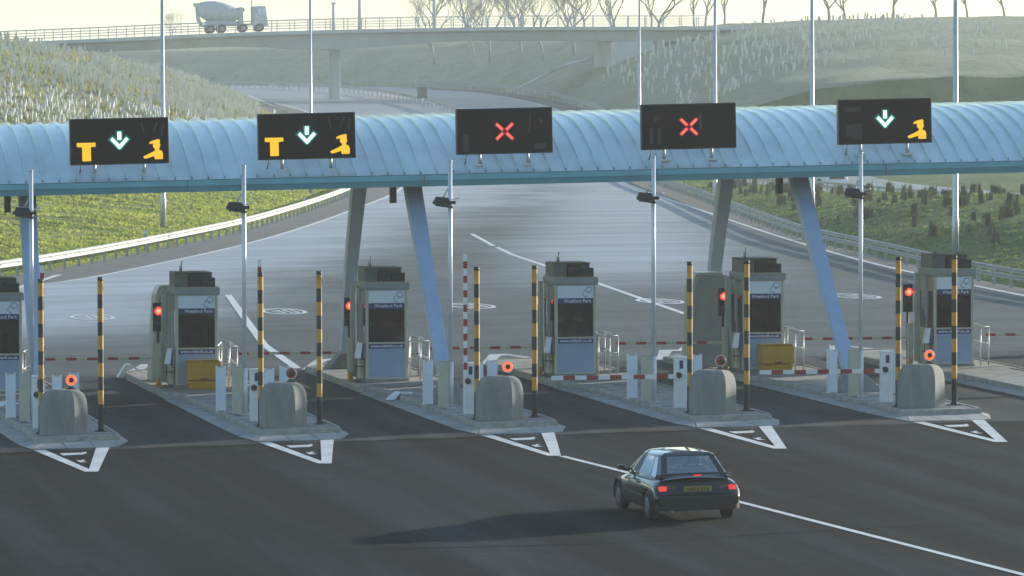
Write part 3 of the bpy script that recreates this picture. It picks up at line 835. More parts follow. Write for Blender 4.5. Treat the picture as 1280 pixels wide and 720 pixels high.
def make_signal(k):
    x, y, z = at(k, -.40, 133.6)
    t = thing('traffic_light', (x, y, z), 'traffic light showing red at the left of the %s booth' % ORD[k], 'traffic light', 'red traffic lights beside the booths')
    MB().tube([(0, .06, 0), (0, .06, 1.5)], .035, 10).build('pole', M['dark'], t)
    MB().box(-.13, .11, -.06, .08, 1.42, 2.12).box(-.145, .125, -.02, .0, 1.40, 2.14).build('housing', M['black'], t, bevel=.02)
    c = Vector((.0, -.06, 1.93))
    MB().tube([c, c + Vector((0, -.02, 0)), c + Vector((0, -.035, 0))], [.108, .10, .06], 18).build('red_lens', M['signal_red'], t)
    MB().tube([c + Vector((0, -.036, 0)), c + Vector((0, -.042, 0))], [.062, .035], 14).build('lit_core', M['signal_core'], t)
    s = MB(); rows = []
    for yy in (-.06, -.2):
        rows.append([(c.x + .12 * math.cos(a), yy, c.z + .12 * math.sin(a)) for a in [R(q) for q in range(10, 175, 15)]])
    s.grid(rows); s.build('visor', M['dark'], t)
    c2 = Vector((0, -.06, 1.60)); MB().tube([c2, c2 + Vector((0, -.02, 0))], [.10, .07], 16).build('green_lens', M['dark'], t)
for k in range(1, 6): make_signal(k)

def make_exit(k):
    x, y, z = at(k, -.44, 133.25)
    t = thing('exit_barrier', (x, y, z), 'cream post with lowered striped exit arm left of the %s' % (ORD[k] + ' booth' if k < 6 else 'unseen booth beyond the right edge'), 'barrier', 'exit barriers')
    MB().box(-.07, .07, -.07, .07, 0, 1.1).box(-.08, .08, -.08, .08, 1.1, 1.12).build('post', M['cream'], t, bevel=.01)
    s = MB(); a = .73
    s.box(-.5, -.07, -.02, .02, a - .03, a + .03, 0)
    xx = -.5; c = 1
    for i in range(9):
        w_ = .27; s.box(xx - w_, xx, -.02, .02, a - .035, a + .035, c); xx -= w_; c = 1 - c
    s.build('arm', [M['cream'], M['red']], t)
    MB().tube([(-.02, -.1, .02), (-.02, -.1, .22)], .05, 10).box(-.11, .05, -.14, -.05, .0, .05).build('foot', M['amber'], t)
for k in range(0, 7):
    if k == 0: continue
    if k == 6: ORD.append('unseen'); 
    make_exit(k)

def make_railing():
    t = thing('hand_railing', (0, 0, 0), 'x', 'railing')
    for (a, b) in ((0, 0), (.16, .9), (.30, 0), (.40, 2.2), (.52, 0), (.62, 2.2)):
        MB().tube([(a, b, 0), (a, b, 1.02)], .02, 8).build('upright', M['galv'], t)
    s = MB()
    for z in (1.02, .58): s.tube([(-.02, 0, z), (.52, 0, z)], .02, 8); s.tube([(.40, 2.2, z), (.62, 2.2, z)], .02, 8); s.tube([(0.0, 0, z), (0.16, .9, z), (.40, 2.2, z)], .02, 8); s.tube([(.52, 0, z), (.62, 2.2, z)], .02, 8)
    s.build('rails', M['galv'], t)
    return t
rl = make_railing(); first = True
for k in range(6):
    p = at(k, .98, 132.5); lab = 'galvanised hand railing right of the %s booth' % ORD[k]
    if first: rl.location = p; rl['label'] = lab; rl['group'] = 'railings beside the booths'; first = False
    else: clone(rl, p, lab, 'railings beside the booths')

def make_bin(k):
    t = thing('grit_bin', at(k, .12 + (.05 if k == 4 else 0), 131.45), 'yellow grit bin in front of the %s booth' % ORD[k], 'grit bin', 'yellow grit bins')
    MB().hexa([(.03, .03, 0), (.77, .03, 0), (.77, .6, 0), (.03, .6, 0), (0, 0, .22), (.8, 0, .22), (.8, .62, .22), (0, .62, .22)]).build('tub', M['bin'], t, bevel=.03)
    s = MB(); rows = []
    prof = [(-.03, .235), (-.03, .62), (.02, .70), (.12, .74), (.50, .74), (.62, .70), (.65, .60), (.65, .235)]
    s.prism(prof, 'x', -.02, .82)
    ld = s.build('lid', M['bin'], t, bevel=.03)
    MB().box(.3, .5, -.045, -.03, .26, .29).build('handle', M['dark'], ld)
for k in (1, 4): make_bin(k)

def make_shield(k, x0, w_, y):
    x, z = x0, isl(x0)
    t = thing('wind_screen', (x, y, z), 'tall rounded grey green screen panel left of the %s booth' % ORD[k], 'screen', 'rounded screen panels')
    H_ = 2.52; pts = [(0, 0)]
    for q in range(0, 8):
        a = math.pi * .5 * q / 7
        pts.append((.12 + .22 * (1 - math.cos(a)), H_ - .42 + .42 * math.sin(a)))
    pts += [(w_, H_), (w_, 0)]
    MB().prism(pts, 'y', 0, .9).build('shell', M['shield'], t, bevel=.03)
    MB().prism([(p[0] + (.09 if i < 10 else -.05), p[1] - (.07 if i else -.03)) for i, p in enumerate(pts)], 'y', -.02, -.005).build('glazing', M['fascia'], t)
make_shield(1, 15.78, .62, 135.4)
make_shield(4, 30.05, .98, 134.8)

# bent white guards at the left rear of three islands
for k, dx, y in ((1, -.72, 139.0), (0, -.1, 127.0), (2, -.45, 126.2)):
    t = thing('white_guard', at(k, dx, y), 'small bent white metal guard on the %s island' % ORD[k], 'guard', 'bent white guards')
    MB().hexa([(-.12, .2, -.1), (.05, .2, -.1), (.05, .6, -.1), (-.12, .6, -.1), (.10, .25, .26 if k == 1 else .10), (.22, .25, .26 if k == 1 else .10), (.22, .55, .26 if k == 1 else .10), (.10, .55, .26 if k == 1 else .10)]).build('plate', M['white'], t, bevel=.01)
    MB().hexa([(.22, .3, .21 if k == 1 else .05), (.24, .3, .25 if k == 1 else .09), (.24, .5, .25 if k == 1 else .09), (.22, .5, .21 if k == 1 else .05), (.50, .3, .04), (.52, .3, .08), (.52, .5, .08), (.50, .5, .04)]).build('strut', M['white'], t)

# ------------------------------------------------------------------ canopy
def cz(x): return 5.12 + .0176 * (x - 11.5)
CY0, CY1, CXA, CXB = 129.35, 140.7, 4.0, 58.0
cn = thing('canopy', (31, 135, isl(31)), 'long blue barrel roof over all the toll lanes on splayed legs', 'canopy')
cb0 = Vector((31, 135, isl(31)))
def cloc(x, y, z): return (x - cb0.x, y - cb0.y, z - cb0.z)
def prof(u):        # u in -1..1 across the roof
    return 1.42 * (1 - abs(u) ** 2.3)
s = MB(); rows = []
NX = 54
for i in range(NX + 1):
    x = lerp(CXA, CXB, i / NX)
    rows.append([cloc(x, lerp(CY0, CY1, (u + 1) / 2), cz(x) + .30 + prof(u)) for u in [-1 + 2 * j / 28 for j in range(29)]])
s.grid(rows)
rows = [[(p[0], p[1], p[2] - .12) for p in r] for r in rows]
s.grid(rows)
rsheet = s.build('roof_sheet', M['roof'], cn)
s = MB(); x = CXA + .1
while x < CXB:
    pts = []
    for j in range(25):
        u = -.995 + 1.99 * j / 24
        pts.append(cloc(x, lerp(CY0, CY1, (u + 1) / 2), cz(x) + .30 + prof(u)))
    b = len(s.v)
    rows = []
    for p in pts: rows.append([(p[0] - .018, p[1], p[2] - .01), (p[0] - .014, p[1], p[2] + .07), (p[0] + .014, p[1], p[2] + .07), (p[0] + .018, p[1], p[2] - .01)])
    s.grid(rows, 0, False)
    x += .415
sm = s.build('seams', M['roof'], cn)
for nm, ya, yb2 in (('front_gutter', CY0 - .16, CY0 + .04), ('rear_gutter', CY1 - .04, CY1 + .16)):
    s = MB(); rows = []
    x = CXA
    for i in range(19):
        xx = lerp(CXA, CXB, i / 18); z = cz(xx)
        rows.append([cloc(xx, ya, z + .29), cloc(xx, ya - .02, z + .16), cloc(xx, ya, z + .12), cloc(xx, ya + .03, z), cloc(xx, yb2, z), cloc(xx, yb2, z + .305), cloc(xx, ya, z + .305)])
    s.grid(rows, 0, False)
    s.build('gutter', M['gutter'], cn)
    for i in range(1, 9):
        xx = CXA + 6 * i; z = cz(xx); p = cloc(xx, ya - .025, z)
        s = MB(); s.box(p[0] - .01, p[0] + .01, p[1] - .003, p[1] + .02, p[2] + .01, p[2] + .29)
        s.build('gutter_joint', M['soffit'], cn)
s = MB(); rows = []
for i in range(19):
    xx = lerp(CXA, CXB, i / 18)
    rows.append([cloc(xx, CY0 + .05, cz(xx) + .05), cloc(xx, CY1 - .05, cz(xx) + .05)])
s.grid(rows); s.build('soffit', M['soffit'], cn)
s = MB()
for xx in (CXA, CXB):
    pts = [cloc(xx, lerp(CY0, CY1, (u + 1) / 2), cz(xx) + .29 + prof(u)) for u in [-1 + 2 * j / 20 for j in range(21)]]
    s.add(pts, [tuple(range(21))])
s.build('end_wall', M['gutter'], cn)

def leg(name, base, top, w0, w1, d0, d1, bow, m):
    """curved tapering box leg; w across the lanes, d along them"""
    base, top = Vector(base), Vector(top); s = MB(); rows = []
    for i in range(15):
        t = i / 14
        p = base.lerp(top, t); p.y += bow * math.sin(math.pi * t)
        w_, d_ = lerp(w0, w1, t) / 2, lerp(d0, d1, t) / 2
        rows.append([cloc(p.x - w_, p.y - d_, p.z), cloc(p.x + w_, p.y - d_, p.z), cloc(p.x + w_, p.y + d_, p.z), cloc(p.x - w_, p.y + d_, p.z)])
    s.grid(rows, 0, False, True)
    return s.build(name, m, cn, bevel=.012)
for k, bx, tx in ((0, 11.72, 12.15), (2, 21.6, 21.98), (4, 31.67, 32.1), (6, 41.6, 42.2)):
    g0 = isl(bx)
    leg('leg', (bx, 123.3, g0 + .02), (tx, 131.0, cz(tx) + .1), .30, .42, .36, .5, .12, M['leg'])
    leg('leg', (bx - .12, 139.1, g0 + .02), (tx - .25, 137.9, cz(tx) + .1), .26, .38, .36, .5, .25, M['leg'])
    for yy in (123.3, 139.1):
        p = cloc(bx, yy, g0)
        MB().hexa([(p[0]-.6, p[1]-.5, p[2]), (p[0]+.6, p[1]-.5, p[2]), (p[0]+.6, p[1]+.6, p[2]), (p[0]-.6, p[1]+.6, p[2]), (p[0]-.22, p[1]-.26, p[2]+.42), (p[0]+.22, p[1]-.26, p[2]+.42), (p[0]+.22, p[1]+.3, p[2]+.42), (p[0]-.22, p[1]+.3, p[2]+.42)]).build('leg_footing', M['concrete'], cn, bevel=.02)
    p = cloc(tx - .50, 130.9, cz(tx) - .45)
    MB().box(p[0] - .07, p[0] + .08, p[1] - .1, p[1] + .15, p[2], p[2] + .5).build('loudspeaker', M['dark'], cn, bevel=.01)

# lane signs
def poly(s, pts, y, ox, oz, sc=1): s.add([(ox + a * sc, y, oz + b * sc) for a, b in pts], [tuple(range(len(pts)))])
def barp(s, p, q, w_, y):
    p, q = Vector(p), Vector(q); d = (q - p).normalized(); n = Vector((-d.y, d.x)) * w_ / 2
    s.add([(p.x - n.x, y, p.y - n.y), (q.x - n.x, y, q.y - n.y), (q.x + n.x, y, q.y + n.y), (p.x + n.x, y, p.y + n.y)], [(0, 1, 2, 3)])
def disc(s, c, r, y, n=18, sx=1): s.add([(c[0] + r * sx * math.cos(2*math.pi*j/n), y, c[1] + r * math.sin(2*math.pi*j/n)) for j in range(n)], [tuple(range(n))])
SIG = [(13.11, 5.87, 'arrowT'), (17.84, 5.98, 'arrowT'), (22.90, 6.09, 'x'), (27.68, 6.19, 'x'), (32.84, 6.30, 'arrow')]
SW, SH = 2.48, 1.16
SLAB = ['leftmost black lane sign with green arrow, amber T and amber attendant', 'second black lane sign from the left, green arrow, amber T and attendant', 'black lane sign with red cross in the middle of the canopy', 'black lane sign with red cross right of the middle one', 'rightmost black lane sign, green arrow and amber attendant, no T']
for i, (sx_, sz_, kd) in enumerate(SIG):
    t = thing('lane_sign', (sx_, 129.55, sz_), SLAB[i], 'lane sign', 'black lane signs on the canopy')
    tilt = math.atan(.0176 + .002)
    t.rotation_euler = (0, -tilt, 0)
    cab = MB().box(0, SW, 0, .16, 0, SH).build('cabinet', M['black'], t, bevel=.012)
    MB().box(.03, SW - .03, -.004, -.001, .03, SH - .03).build('face', M['led_black'], t)
    for q in (.80, 1.62):
        pass
    for px in ((.62, 1.86)):
        s = MB().tube([(px, .2, -.26), (px, .2, .1)], .045, 8); s.box(px - .14, px + .14, .08, .34, -.30, -.25); s.box(px - .05, px + .05, .16, .24, 0, .6)
        s.build('stand', M['galv'], t)
    MB().tube([(.28, .15, .0), (.26, .2, -.16), (.22, .22, -.27)], .014, 6).build('cable', M['dark'], t)
    cx = SW / 2; y = -.009
    # unlit ghosts of the other symbols
    s = MB()
    if i == 2: barp(s, (.24, .08), (.24, .52), .14, y + .002); poly(s, [(1.98, .10), (2.26, .10), (2.30, .26), (2.0, .24)], y + .002, 0, 0); disc(s, (2.18, .82), .05, y + .002); barp(s, (1.86, .5), (1.92, 1.0), .03, y + .002)
    elif i == 3: disc(s, (.40, .80), .12, y + .002, 3); barp(s, (.26, .15), (.26, .55), .10, y + .002); barp(s, (.46, .15), (.46, .55), .10, y + .002); barp(s, (1.55, .5), (1.55, .9), .08, y + .002)
    elif i == 4: poly(s, [(.2, .22), (.62, .10), (.62, .55), (.2, .5)], y + .002, 0, 0); barp(s, (.16, .9), (.6, .9), .12, y + .002)
    else: barp(s, (1.86, .75), (1.80, 1.05), .04, y + .002); barp(s, (2.1, .78), (2.2, 1.05), .04, y + .002); barp(s, (2.3, .7), (2.34, 1.0), .04, y + .002)
    for f_ in s.f:
        q_ = MB(); q_.add([s.v[a] for a in f_], [tuple(range(len(f_)))]); q_.build('unlit_symbol', M['led_dim'], t)
    if 'arrow' in kd:
        cz_ = .58 if i < 4 else .62
        s = MB()
        for w_, m_ in ((.17, M['led_green2']), (.085, M['led_green'])):
            s = MB(); yy = y if w_ < .1 else y + .003; e = .0 if w_ < .1 else .035
            barp(s, (cx, cz_ + .24 + e), (cx, cz_ + .035 - e), w_ + .012, yy)
            barp(s, (cx - .20 - e, cz_ + .07 + e), (cx + .03, cz_ - .175), w_, yy - .0006); barp(s, (cx + .20 + e, cz_ + .07 + e), (cx - .03, cz_ - .175), w_, yy - .0012)
            s.build('arrow_glow' if w_ > .1 else 'green_arrow', m_, t)
        # attendant: cap, head, shoulder and reaching arm
        s = MB(); ax, az = SW - .66, .09
        disc(s, (ax + .35, az + .365), .094, y, 16); poly(s, [(.31, .24), (.41, .24), (.41, .33), (.31, .33)], y - .0003, ax, az)
        poly(s, [(.16, .405), (.18, .455), (.26, .49), (.41, .525), (.44, .48), (.43, .43)], y - .0006, ax, az)
        poly(s, [(.0, .09), (.04, .04), (.10, .045), (.28, .10), (.30, .02), (.50, .02), (.505, .15), (.48, .225), (.42, .25), (.32, .245), (.22, .19)], y - .0012, ax, az)
        s.build('attendant_symbol', M['led_amber'], t)
    if 'T' in kd:
        s = MB(); poly(s, [(.17, .46), (.17, .56), (.64, .56), (.64, .46), (.52, .45), (.52, .10), (.30, .10), (.30, .45)], y, 0, 0)
        s.build('letter_t', M['led_amber'], t)
    if kd == 'x':
        cz_ = .57
        for w_, m_ in ((.10, M['led_red2']), (.052, M['led_red'])):
            s = MB(); e = .02 if w_ > .06 else 0; yy = y + (.003 if w_ > .06 else 0)
            for a, b in ((1, 1), (-1, 1), (1, -1), (-1, -1)):
                barp(s, (cx + a * (.05 - e), cz_ + b * (.045 - e)), (cx + a * (.205 + e), cz_ + b * (.19 + e)), w_, yy - .0004 * (a + 2 * b + 3))
            s.build('cross_glow' if w_ > .06 else 'red_cross', m_, t)

# ------------------------------------------------------------------ guard rails
def guard_rail(fx, y0, y1, step, side, label, double=False, dzf=None, hgt=.74, group='guard rails'):
    """side: +1 rail face looks to +x"""
    pts = []; y = y0
    while y < y1:
        x = fx(y); z = (dzf(x, y) if dzf else road(x, y)); pts.append(Vector((x, y, z)))
        dy = 1.0
        dx = fx(y + dy) - x
        y += step / math.hypot(1, dx)
    b0 = pts[0].copy()
    t = thing('guard_rail', tuple(b0), label, 'guard rail', group)
    def beam(z0, z1, name):
        s = MB(); rows = []
        hh = z1 - z0
        pr = [(0, z0), (.05, z0 + hh * .12), (.05, z0 + hh * .30), (.0, z0 + hh * .5), (.05, z0 + hh * .70), (.05, z0 + hh * .88), (0, z1), (-.02, z1), (-.02, z0)]
        for i, p in enumerate(pts):
            d = (pts[min(i+1, len(pts)-1)] - pts[max(i-1, 0)]); n = Vector((d.y, -d.x, 0)).normalized() * side
            q = p - b0
            rows.append([(q.x + n.x * a, q.y + n.y * a, q.z + zz) for a, zz in pr])
        s.grid(rows, 0, False, True); s.build(name, M['rail'], t)
    if double: beam(hgt - .17, hgt, 'rail'); beam(hgt - .42, hgt - .25, 'rail')
    else: beam(hgt - .32, hgt, 'rail')
    me = None
    for i, p in enumerate(pts):
        q = p - b0
        if me is None:
            o = MB().box(-.055 - .03 * side, .055 - .03 * side, -.04, .04, -.05, hgt - .05).build('rail_post', M['rail'], t); me = o.data
            o.location = q
        else:
            o = bpy.data.objects.new('rail_post', me); link(o, t); o.location = q
guard_rail(lambda y: xl(y) + .35, 186, 385, 2.55, 1, 'long pale guard rail curving beside the left grass slope')
guard_rail(lambda y: xr(y) - .35, 150, 420, 2.95, -1, 'double guard rail curving along the planted mound', True)
guard_rail(lambda y: xl2(y) + .5, 300, 432, 2.6, 1, 'far guard rail along the second carriageway', True)
guard_rail(lambda y: xr(y) - .6, 430, 760, 4.0, -1, 'hazy guard rail on the outside of the far curve', True, hgt=1.0)
guard_rail(lambda y: interp([(430, 85), (500, 91.5), (570, 96.5), (640, 98.5), (720, 95.5), (800, 82)], y), 470, 760, 4.0, -1, 'hazy guard rail in the middle of the far curve', False, hgt=.9)
guard_rail(lambda y: xl(y) + .5, 470, 700, 4.0, 1, 'hazy guard rail on the inside of the far curve', False, hgt=.9)

# tall columns by the road
def make_column():
    t = thing('tall_lamp_post', (0, 0, 0), 'x', 'lamp post')
    MB().tube([(0, 0, 0), (0, 0, 1.4), (0, 0, 1.5), (0, 0, 15)], [.15, .15, .13, .075], 12).build('column', M['galv'], t)
    MB().box(-.25, .25, -.25, .25, -.02, .04).build('base_plate', M['concrete'], t)
    MB().tube([(0, 0, 15), (.4, 0, 15.3), (1.4, 0, 15.35)], [.05, .045, .04], 8).build('arm', M['galv'], t)
    MB().hexa([(1.2, -.14, 15.28), (1.9, -.1, 15.3), (1.9, .1, 15.3), (1.2, .14, 15.28), (1.25, -.1, 15.42), (1.85, -.07, 15.38), (1.85, .07, 15.38), (1.25, .1, 15.42)]).build('lantern', M['ac'], t, bevel=.02)
    return t
tc_ = make_column()
POL = [(204, 31.5, 264.5, 'tall galvanised column on the left slope, nearest the toll canopy left end'), (392, 50.6, 342, 'tall galvanised column on the left slope behind the second lane sign'),
       (806, 88.7, 416, 'tall hazy column rising behind the fourth lane sign'), (893, 69.9, 306, 'tall column on the mound behind the brown rear leg'),
       (1015, 64.5, 260, 'tall column on the mound behind the right blue leg'), (1194, 57.7, 208, 'thick near column behind the booth at the right edge')]
for i, (_, x, y, lab) in enumerate(POL):
    p = (x, y, h(x, y) - .02)
    if i == 0: tc_.location = p; tc_['label'] = lab; tc_['group'] = 'tall columns beside the motorway'
    else: clone(tc_, p, lab, 'tall columns beside the motorway')
# marker posts
for i, (x, y) in enumerate([(27.8, 240.5), (44.0, 300), (96, 455), (104, 505)]):
    t = thing('marker_post', (x, y, h(x, y)), ['small grey marker post behind the left guard rail', 'tiny marker post further up the left grass slope', 'tiny pale post at the foot of the far right bank', 'pale marker post beside the hazy far guard rail'][i], 'marker post')
    MB().box(-.07, .07, -.04, .04, 0, 1.0).build('stake', M['post_wood'], t); MB().box(-.06, .06, -.045, -.041, .75, .92).build('reflector', M['white'], t)

# far road sign in the haze
x, y = 94.5, 556
t = thing('far_road_sign', (x, y, road(x, y)), 'small grey sign back standing in the hazy motorway curve', 'road sign')
MB().tube([(0, 0, 0), (0, 0, 1.8)], .06, 8).build('post', M['galv'], t)
MB().box(-.55, .55, -.08, 0, 1.1, 2.3).build('board', M['ac'], t, bevel=.02)

# ------------------------------------------------------------------ bridge
BY = 600
def bz(x): return interp([(40, 11.9), (64, 12.9), (78, 13.5), (92, 13.9), (106, 14.15), (121, 14.25), (150, 14.2)], x)
br = thing('road_bridge', (91, BY, road(91, BY)), 'hazy concrete road bridge crossing over the motorway', 'bridge')
b0 = Vector((91, BY, road(91, BY)))
def bl(x, y, z): return (x - b0.x, y - b0.y, z - b0.z)
def soff(x): return interp([(40, 10.9), (69, 11.65), (80, 12.1), (91, 11.75), (98, 12.15), (105, 12.65), (121, 12.75), (131, 12.6), (150, 12.4)], x)
s = MB(); rows = []
for i in range(56):
    x = lerp(50, 140, i / 55); zt, zb = bz(x), soff(x)
    rows.append([bl(x, BY - 5.4, zt + .12), bl(x, BY - 5.4, zt - .28), bl(x, BY - 4.2, zt - .5), bl(x, BY - 3.6, zb), bl(x, BY + 3.6, zb), bl(x, BY + 4.2, zt - .5), bl(x, BY + 5.4, zt - .28), bl(x, BY + 5.4, zt + .12), bl(x, BY + 5.1, zt + .12), bl(x, BY + 5.1, zt), bl(x, BY - 5.1, zt), bl(x, BY - 5.1, zt + .12)])
s.grid(rows, 0, False, True); s.build('deck', M['bridge'], br)
for px in (91.6,):
    s = MB()
    s.prism([(bl(px,BY,0)[0]-.5,bl(0,BY-1.2,0)[1]),(bl(px,BY,0)[0]+.5,-1.2),(bl(px,BY,0)[0]+.5,1.2),(bl(px,BY,0)[0]-.5,1.2)], 'z', road(px, BY) - .5 - b0.z, soff(px) - b0.z)
    s.build('pier', M['bridge'], br, bevel=.1)
for px, sgn in ((58, -1), (126, 1)):
    MB().hexa([bl(px - 2.5, BY - 5, 4), bl(px + 2.5, BY - 5, 4), bl(px + 2.5, BY + 5, 4), bl(px - 2.5, BY + 5, 4), bl(px - 2.5, BY - 5, soff(px) - .05), bl(px + 2.5, BY - 5, soff(px) - .05), bl(px + 2.5, BY + 5, soff(px) - .05), bl(px - 2.5, BY + 5, soff(px) - .05)]).build('abutment', M['bridge'], br)
for yy in (BY - 5.25, BY + 5.25):
    s = MB()
    for q in (.35, .65, .95, 1.3):
        s.tube([bl(x, yy, bz(x) + .12 + q) for x in frange(52, 139, 3)], .04 if q > 1.2 else .028, 6)
    x = 52
    while x < 138:
        s.box(*[v for pr in ((bl(x, yy, 0)[0] - .045, bl(x, yy, 0)[0] + .045), (yy - BY - .05, yy - BY + .05), (bz(x) + .1 - b0.z, bz(x) + 1.42 - b0.z)) for v in pr]); x += 2.1
    s.build('parapet_railing', M['galv'], br)
for i, (px, hh) in enumerate(((92.2, 3.2), (95.3, 9), (104.2, 9))):
    t = thing('bridge_lamp_post', (px, BY + 4.6, bz(px)), ['short stout post on the bridge railing, leftmost of three', 'lamp column on the bridge, middle of three', 'thick lamp column on the bridge, rightmost of three'][i], 'lamp post', 'posts on the bridge')
    MB().tube([(0, 0, 0), (0, 0, hh)], [.22, .16], 8).build('column', M['bridge'], t)
    if i: MB().tube([(0, 0, hh), (.2, 0, hh + .4), (1.2, 0, hh + .5)], .06, 6).build('arm', M['bridge'], t)
    else: MB().box(-.26, .26, -.26, .26, hh, hh + .2).build('cap', M['bridge'], t)

# cement mixer lorry on the bridge (drum end at the left, cab at the right)
mx = 75.2; mz = bz(79) + .02
t = thing('mixer_lorry', (mx, BY - 1.5, mz), 'grey cement mixer lorry driving across the hazy bridge', 'lorry')
t.rotation_euler = (0, -math.atan(.035), 0)
MB().box(.7, 8.2, -.45, .45, .75, 1.0).build('chassis', M['mixer'], t)
s = MB(); rows = []
for a, r_, zc in ((.25, .55, 2.85), (.5, .80, 2.78), (1.2, 1.12, 2.62), (2.3, 1.25, 2.5), (3.4, 1.15, 2.36), (4.6, .85, 2.2), (5.1, .55, 2.12)):
    rows.append([(a, r_ * math.cos(q), zc + r_ * math.sin(q)) for q in [2 * math.pi * j / 20 for j in range(20)]])
s.grid(rows, 0, True, True); s.add(rows[0], [tuple(range(20))]); s.add(rows[-1], [tuple(range(20))]); s.build('drum', M['mixer'], t)
MB().hexa([(-.1, -.5, 3.1), (.5, -.5, 3.2), (.5, .5, 3.2), (-.1, .5, 3.1), (-.15, -.6, 3.55), (.5, -.6, 3.55), (.5, .6, 3.55), (-.15, .6, 3.55)]).build('hopper', M['mixer'], t)
MB().hexa([(.1, -.3, 1.6), (.5, -.3, 1.4), (.5, .3, 1.4), (.1, .3, 1.6), (.05, -.3, 3.1), (.4, -.3, 3.1), (.4, .3, 3.1), (.05, .3, 3.1)]).hexa([(.6, -.25, .8), (1.0, -.25, .7), (1.0, .25, .7), (.6, .25, .8), (.1, -.25, 1.6), (.5, -.25, 1.7), (.5, .25, 1.7), (.1, .25, 1.6)]).build('chute', M['mixer'], t)
MB().box(5.0, 5.5, -.6, .6, 1.0, 2.9).tube([(5.45, .5, 2.6), (5.45, -.5, 2.6)], .28, 10).build('drum_drive', M['mixer'], t)
MB().hexa([(1.0, -.9, 1.0), (4.9, -.9, 1.0), (4.9, .9, 1.0), (1.0, .9, 1.0), (1.3, -.6, 1.5), (4.9, -.6, 1.3), (4.9, .6, 1.3), (1.3, .6, 1.5)]).build('drum_bed', M['mixer'], t)
s = MB().hexa([(6.55, -1.15, .75), (8.35, -1.15, .6), (8.35, 1.15, .6), (6.55, 1.15, .75), (6.6, -1.1, 2.95), (8.1, -1.1, 2.95), (8.1, 1.1, 2.95), (6.6, 1.1, 2.95)])
cabm = s.build('cab', M['mixer'], t, bevel=.08)
MB().box(7.15, 7.55, -1.19, -1.13, 2.0, 2.7).build('window', M['plate'], cabm); MB().box(7.65, 7.98, -1.19, -1.12, 1.95, 2.7).build('window', M['plate'], cabm)
MB().tube([(6.5, -.8, 1.0), (6.5, -.8, 3.7)], .07, 8).build('exhaust', M['mixer'], t)
for wx in (1.6, 2.9, 5.4, 7.3):
    for sy in (-1.0, 1.0):
        wh = MB().tube([(wx, sy - .15, .5), (wx, sy + .15, .5)], .5, 18).build('wheel', M['tyre'], t)
        MB().tube([(wx, sy + .16 * (1 if sy > 0 else -1) , .5), (wx, sy + .18 * (1 if sy > 0 else -1), .5)], .25, 12).build('rim', M['rim'], wh)

# ------------------------------------------------------------------ white van on the second carriageway
vx, vy = 88.6, 355
t = thing('white_van', (vx, vy, road(vx, vy) + .04), 'white van driving on the far second carriageway', 'van', rz=R(196))
s = MB()
prof_ = [(-2.2, .35), (2.35, .35), (2.45, .6), (2.4, .95), (1.75, 1.15), (1.15, 1.85), (.9, 1.95), (-2.15, 1.95), (-2.25, 1.8)]
s.prism([(p, z) for p, z in prof_], 'x', -.92, .92); vb = s.build('body', M['van'], t, bevel=.08)
MB().hexa([(-.78, 1.74, 1.2), (.78, 1.74, 1.2), (.72, 1.25, 1.80), (-.72, 1.25, 1.80), (-.78, 1.80, 1.22), (.78, 1.80, 1.22), (.72, 1.30, 1.83), (-.72, 1.30, 1.83)]).build('windscreen', M['glass_dark'], t)
for sx_ in (-1, 1):
    MB().box(sx_ * .925 - .01, sx_ * .925 + .01, .3, 1.2, 1.2, 1.75).build('side_window', M['glass_dark'], t)
    MB().box(sx_ * .7 - .14, sx_ * .7 + .14, 2.41, 2.46, .7, .9).build('headlight', M['plate'], t)
    for wy in (-1.4, 1.55):
        wh = MB().tube([(sx_ * .74, wy, .33), (sx_ * .94, wy, .33)], .33, 18).build('wheel', M['tyre'], t)
        MB().tube([(sx_ * .941, wy, .33), (sx_ * .955, wy, .33)], .19, 12).build('rim', M['rim'], wh)
MB().box(-.6, .6, 2.44, 2.48, .62, .8).build('grille', M['dark'], t)
MB().box(-.88, .88, 2.42, 2.52, .35, .55).build('bumper', M['van'], t, bevel=.02)

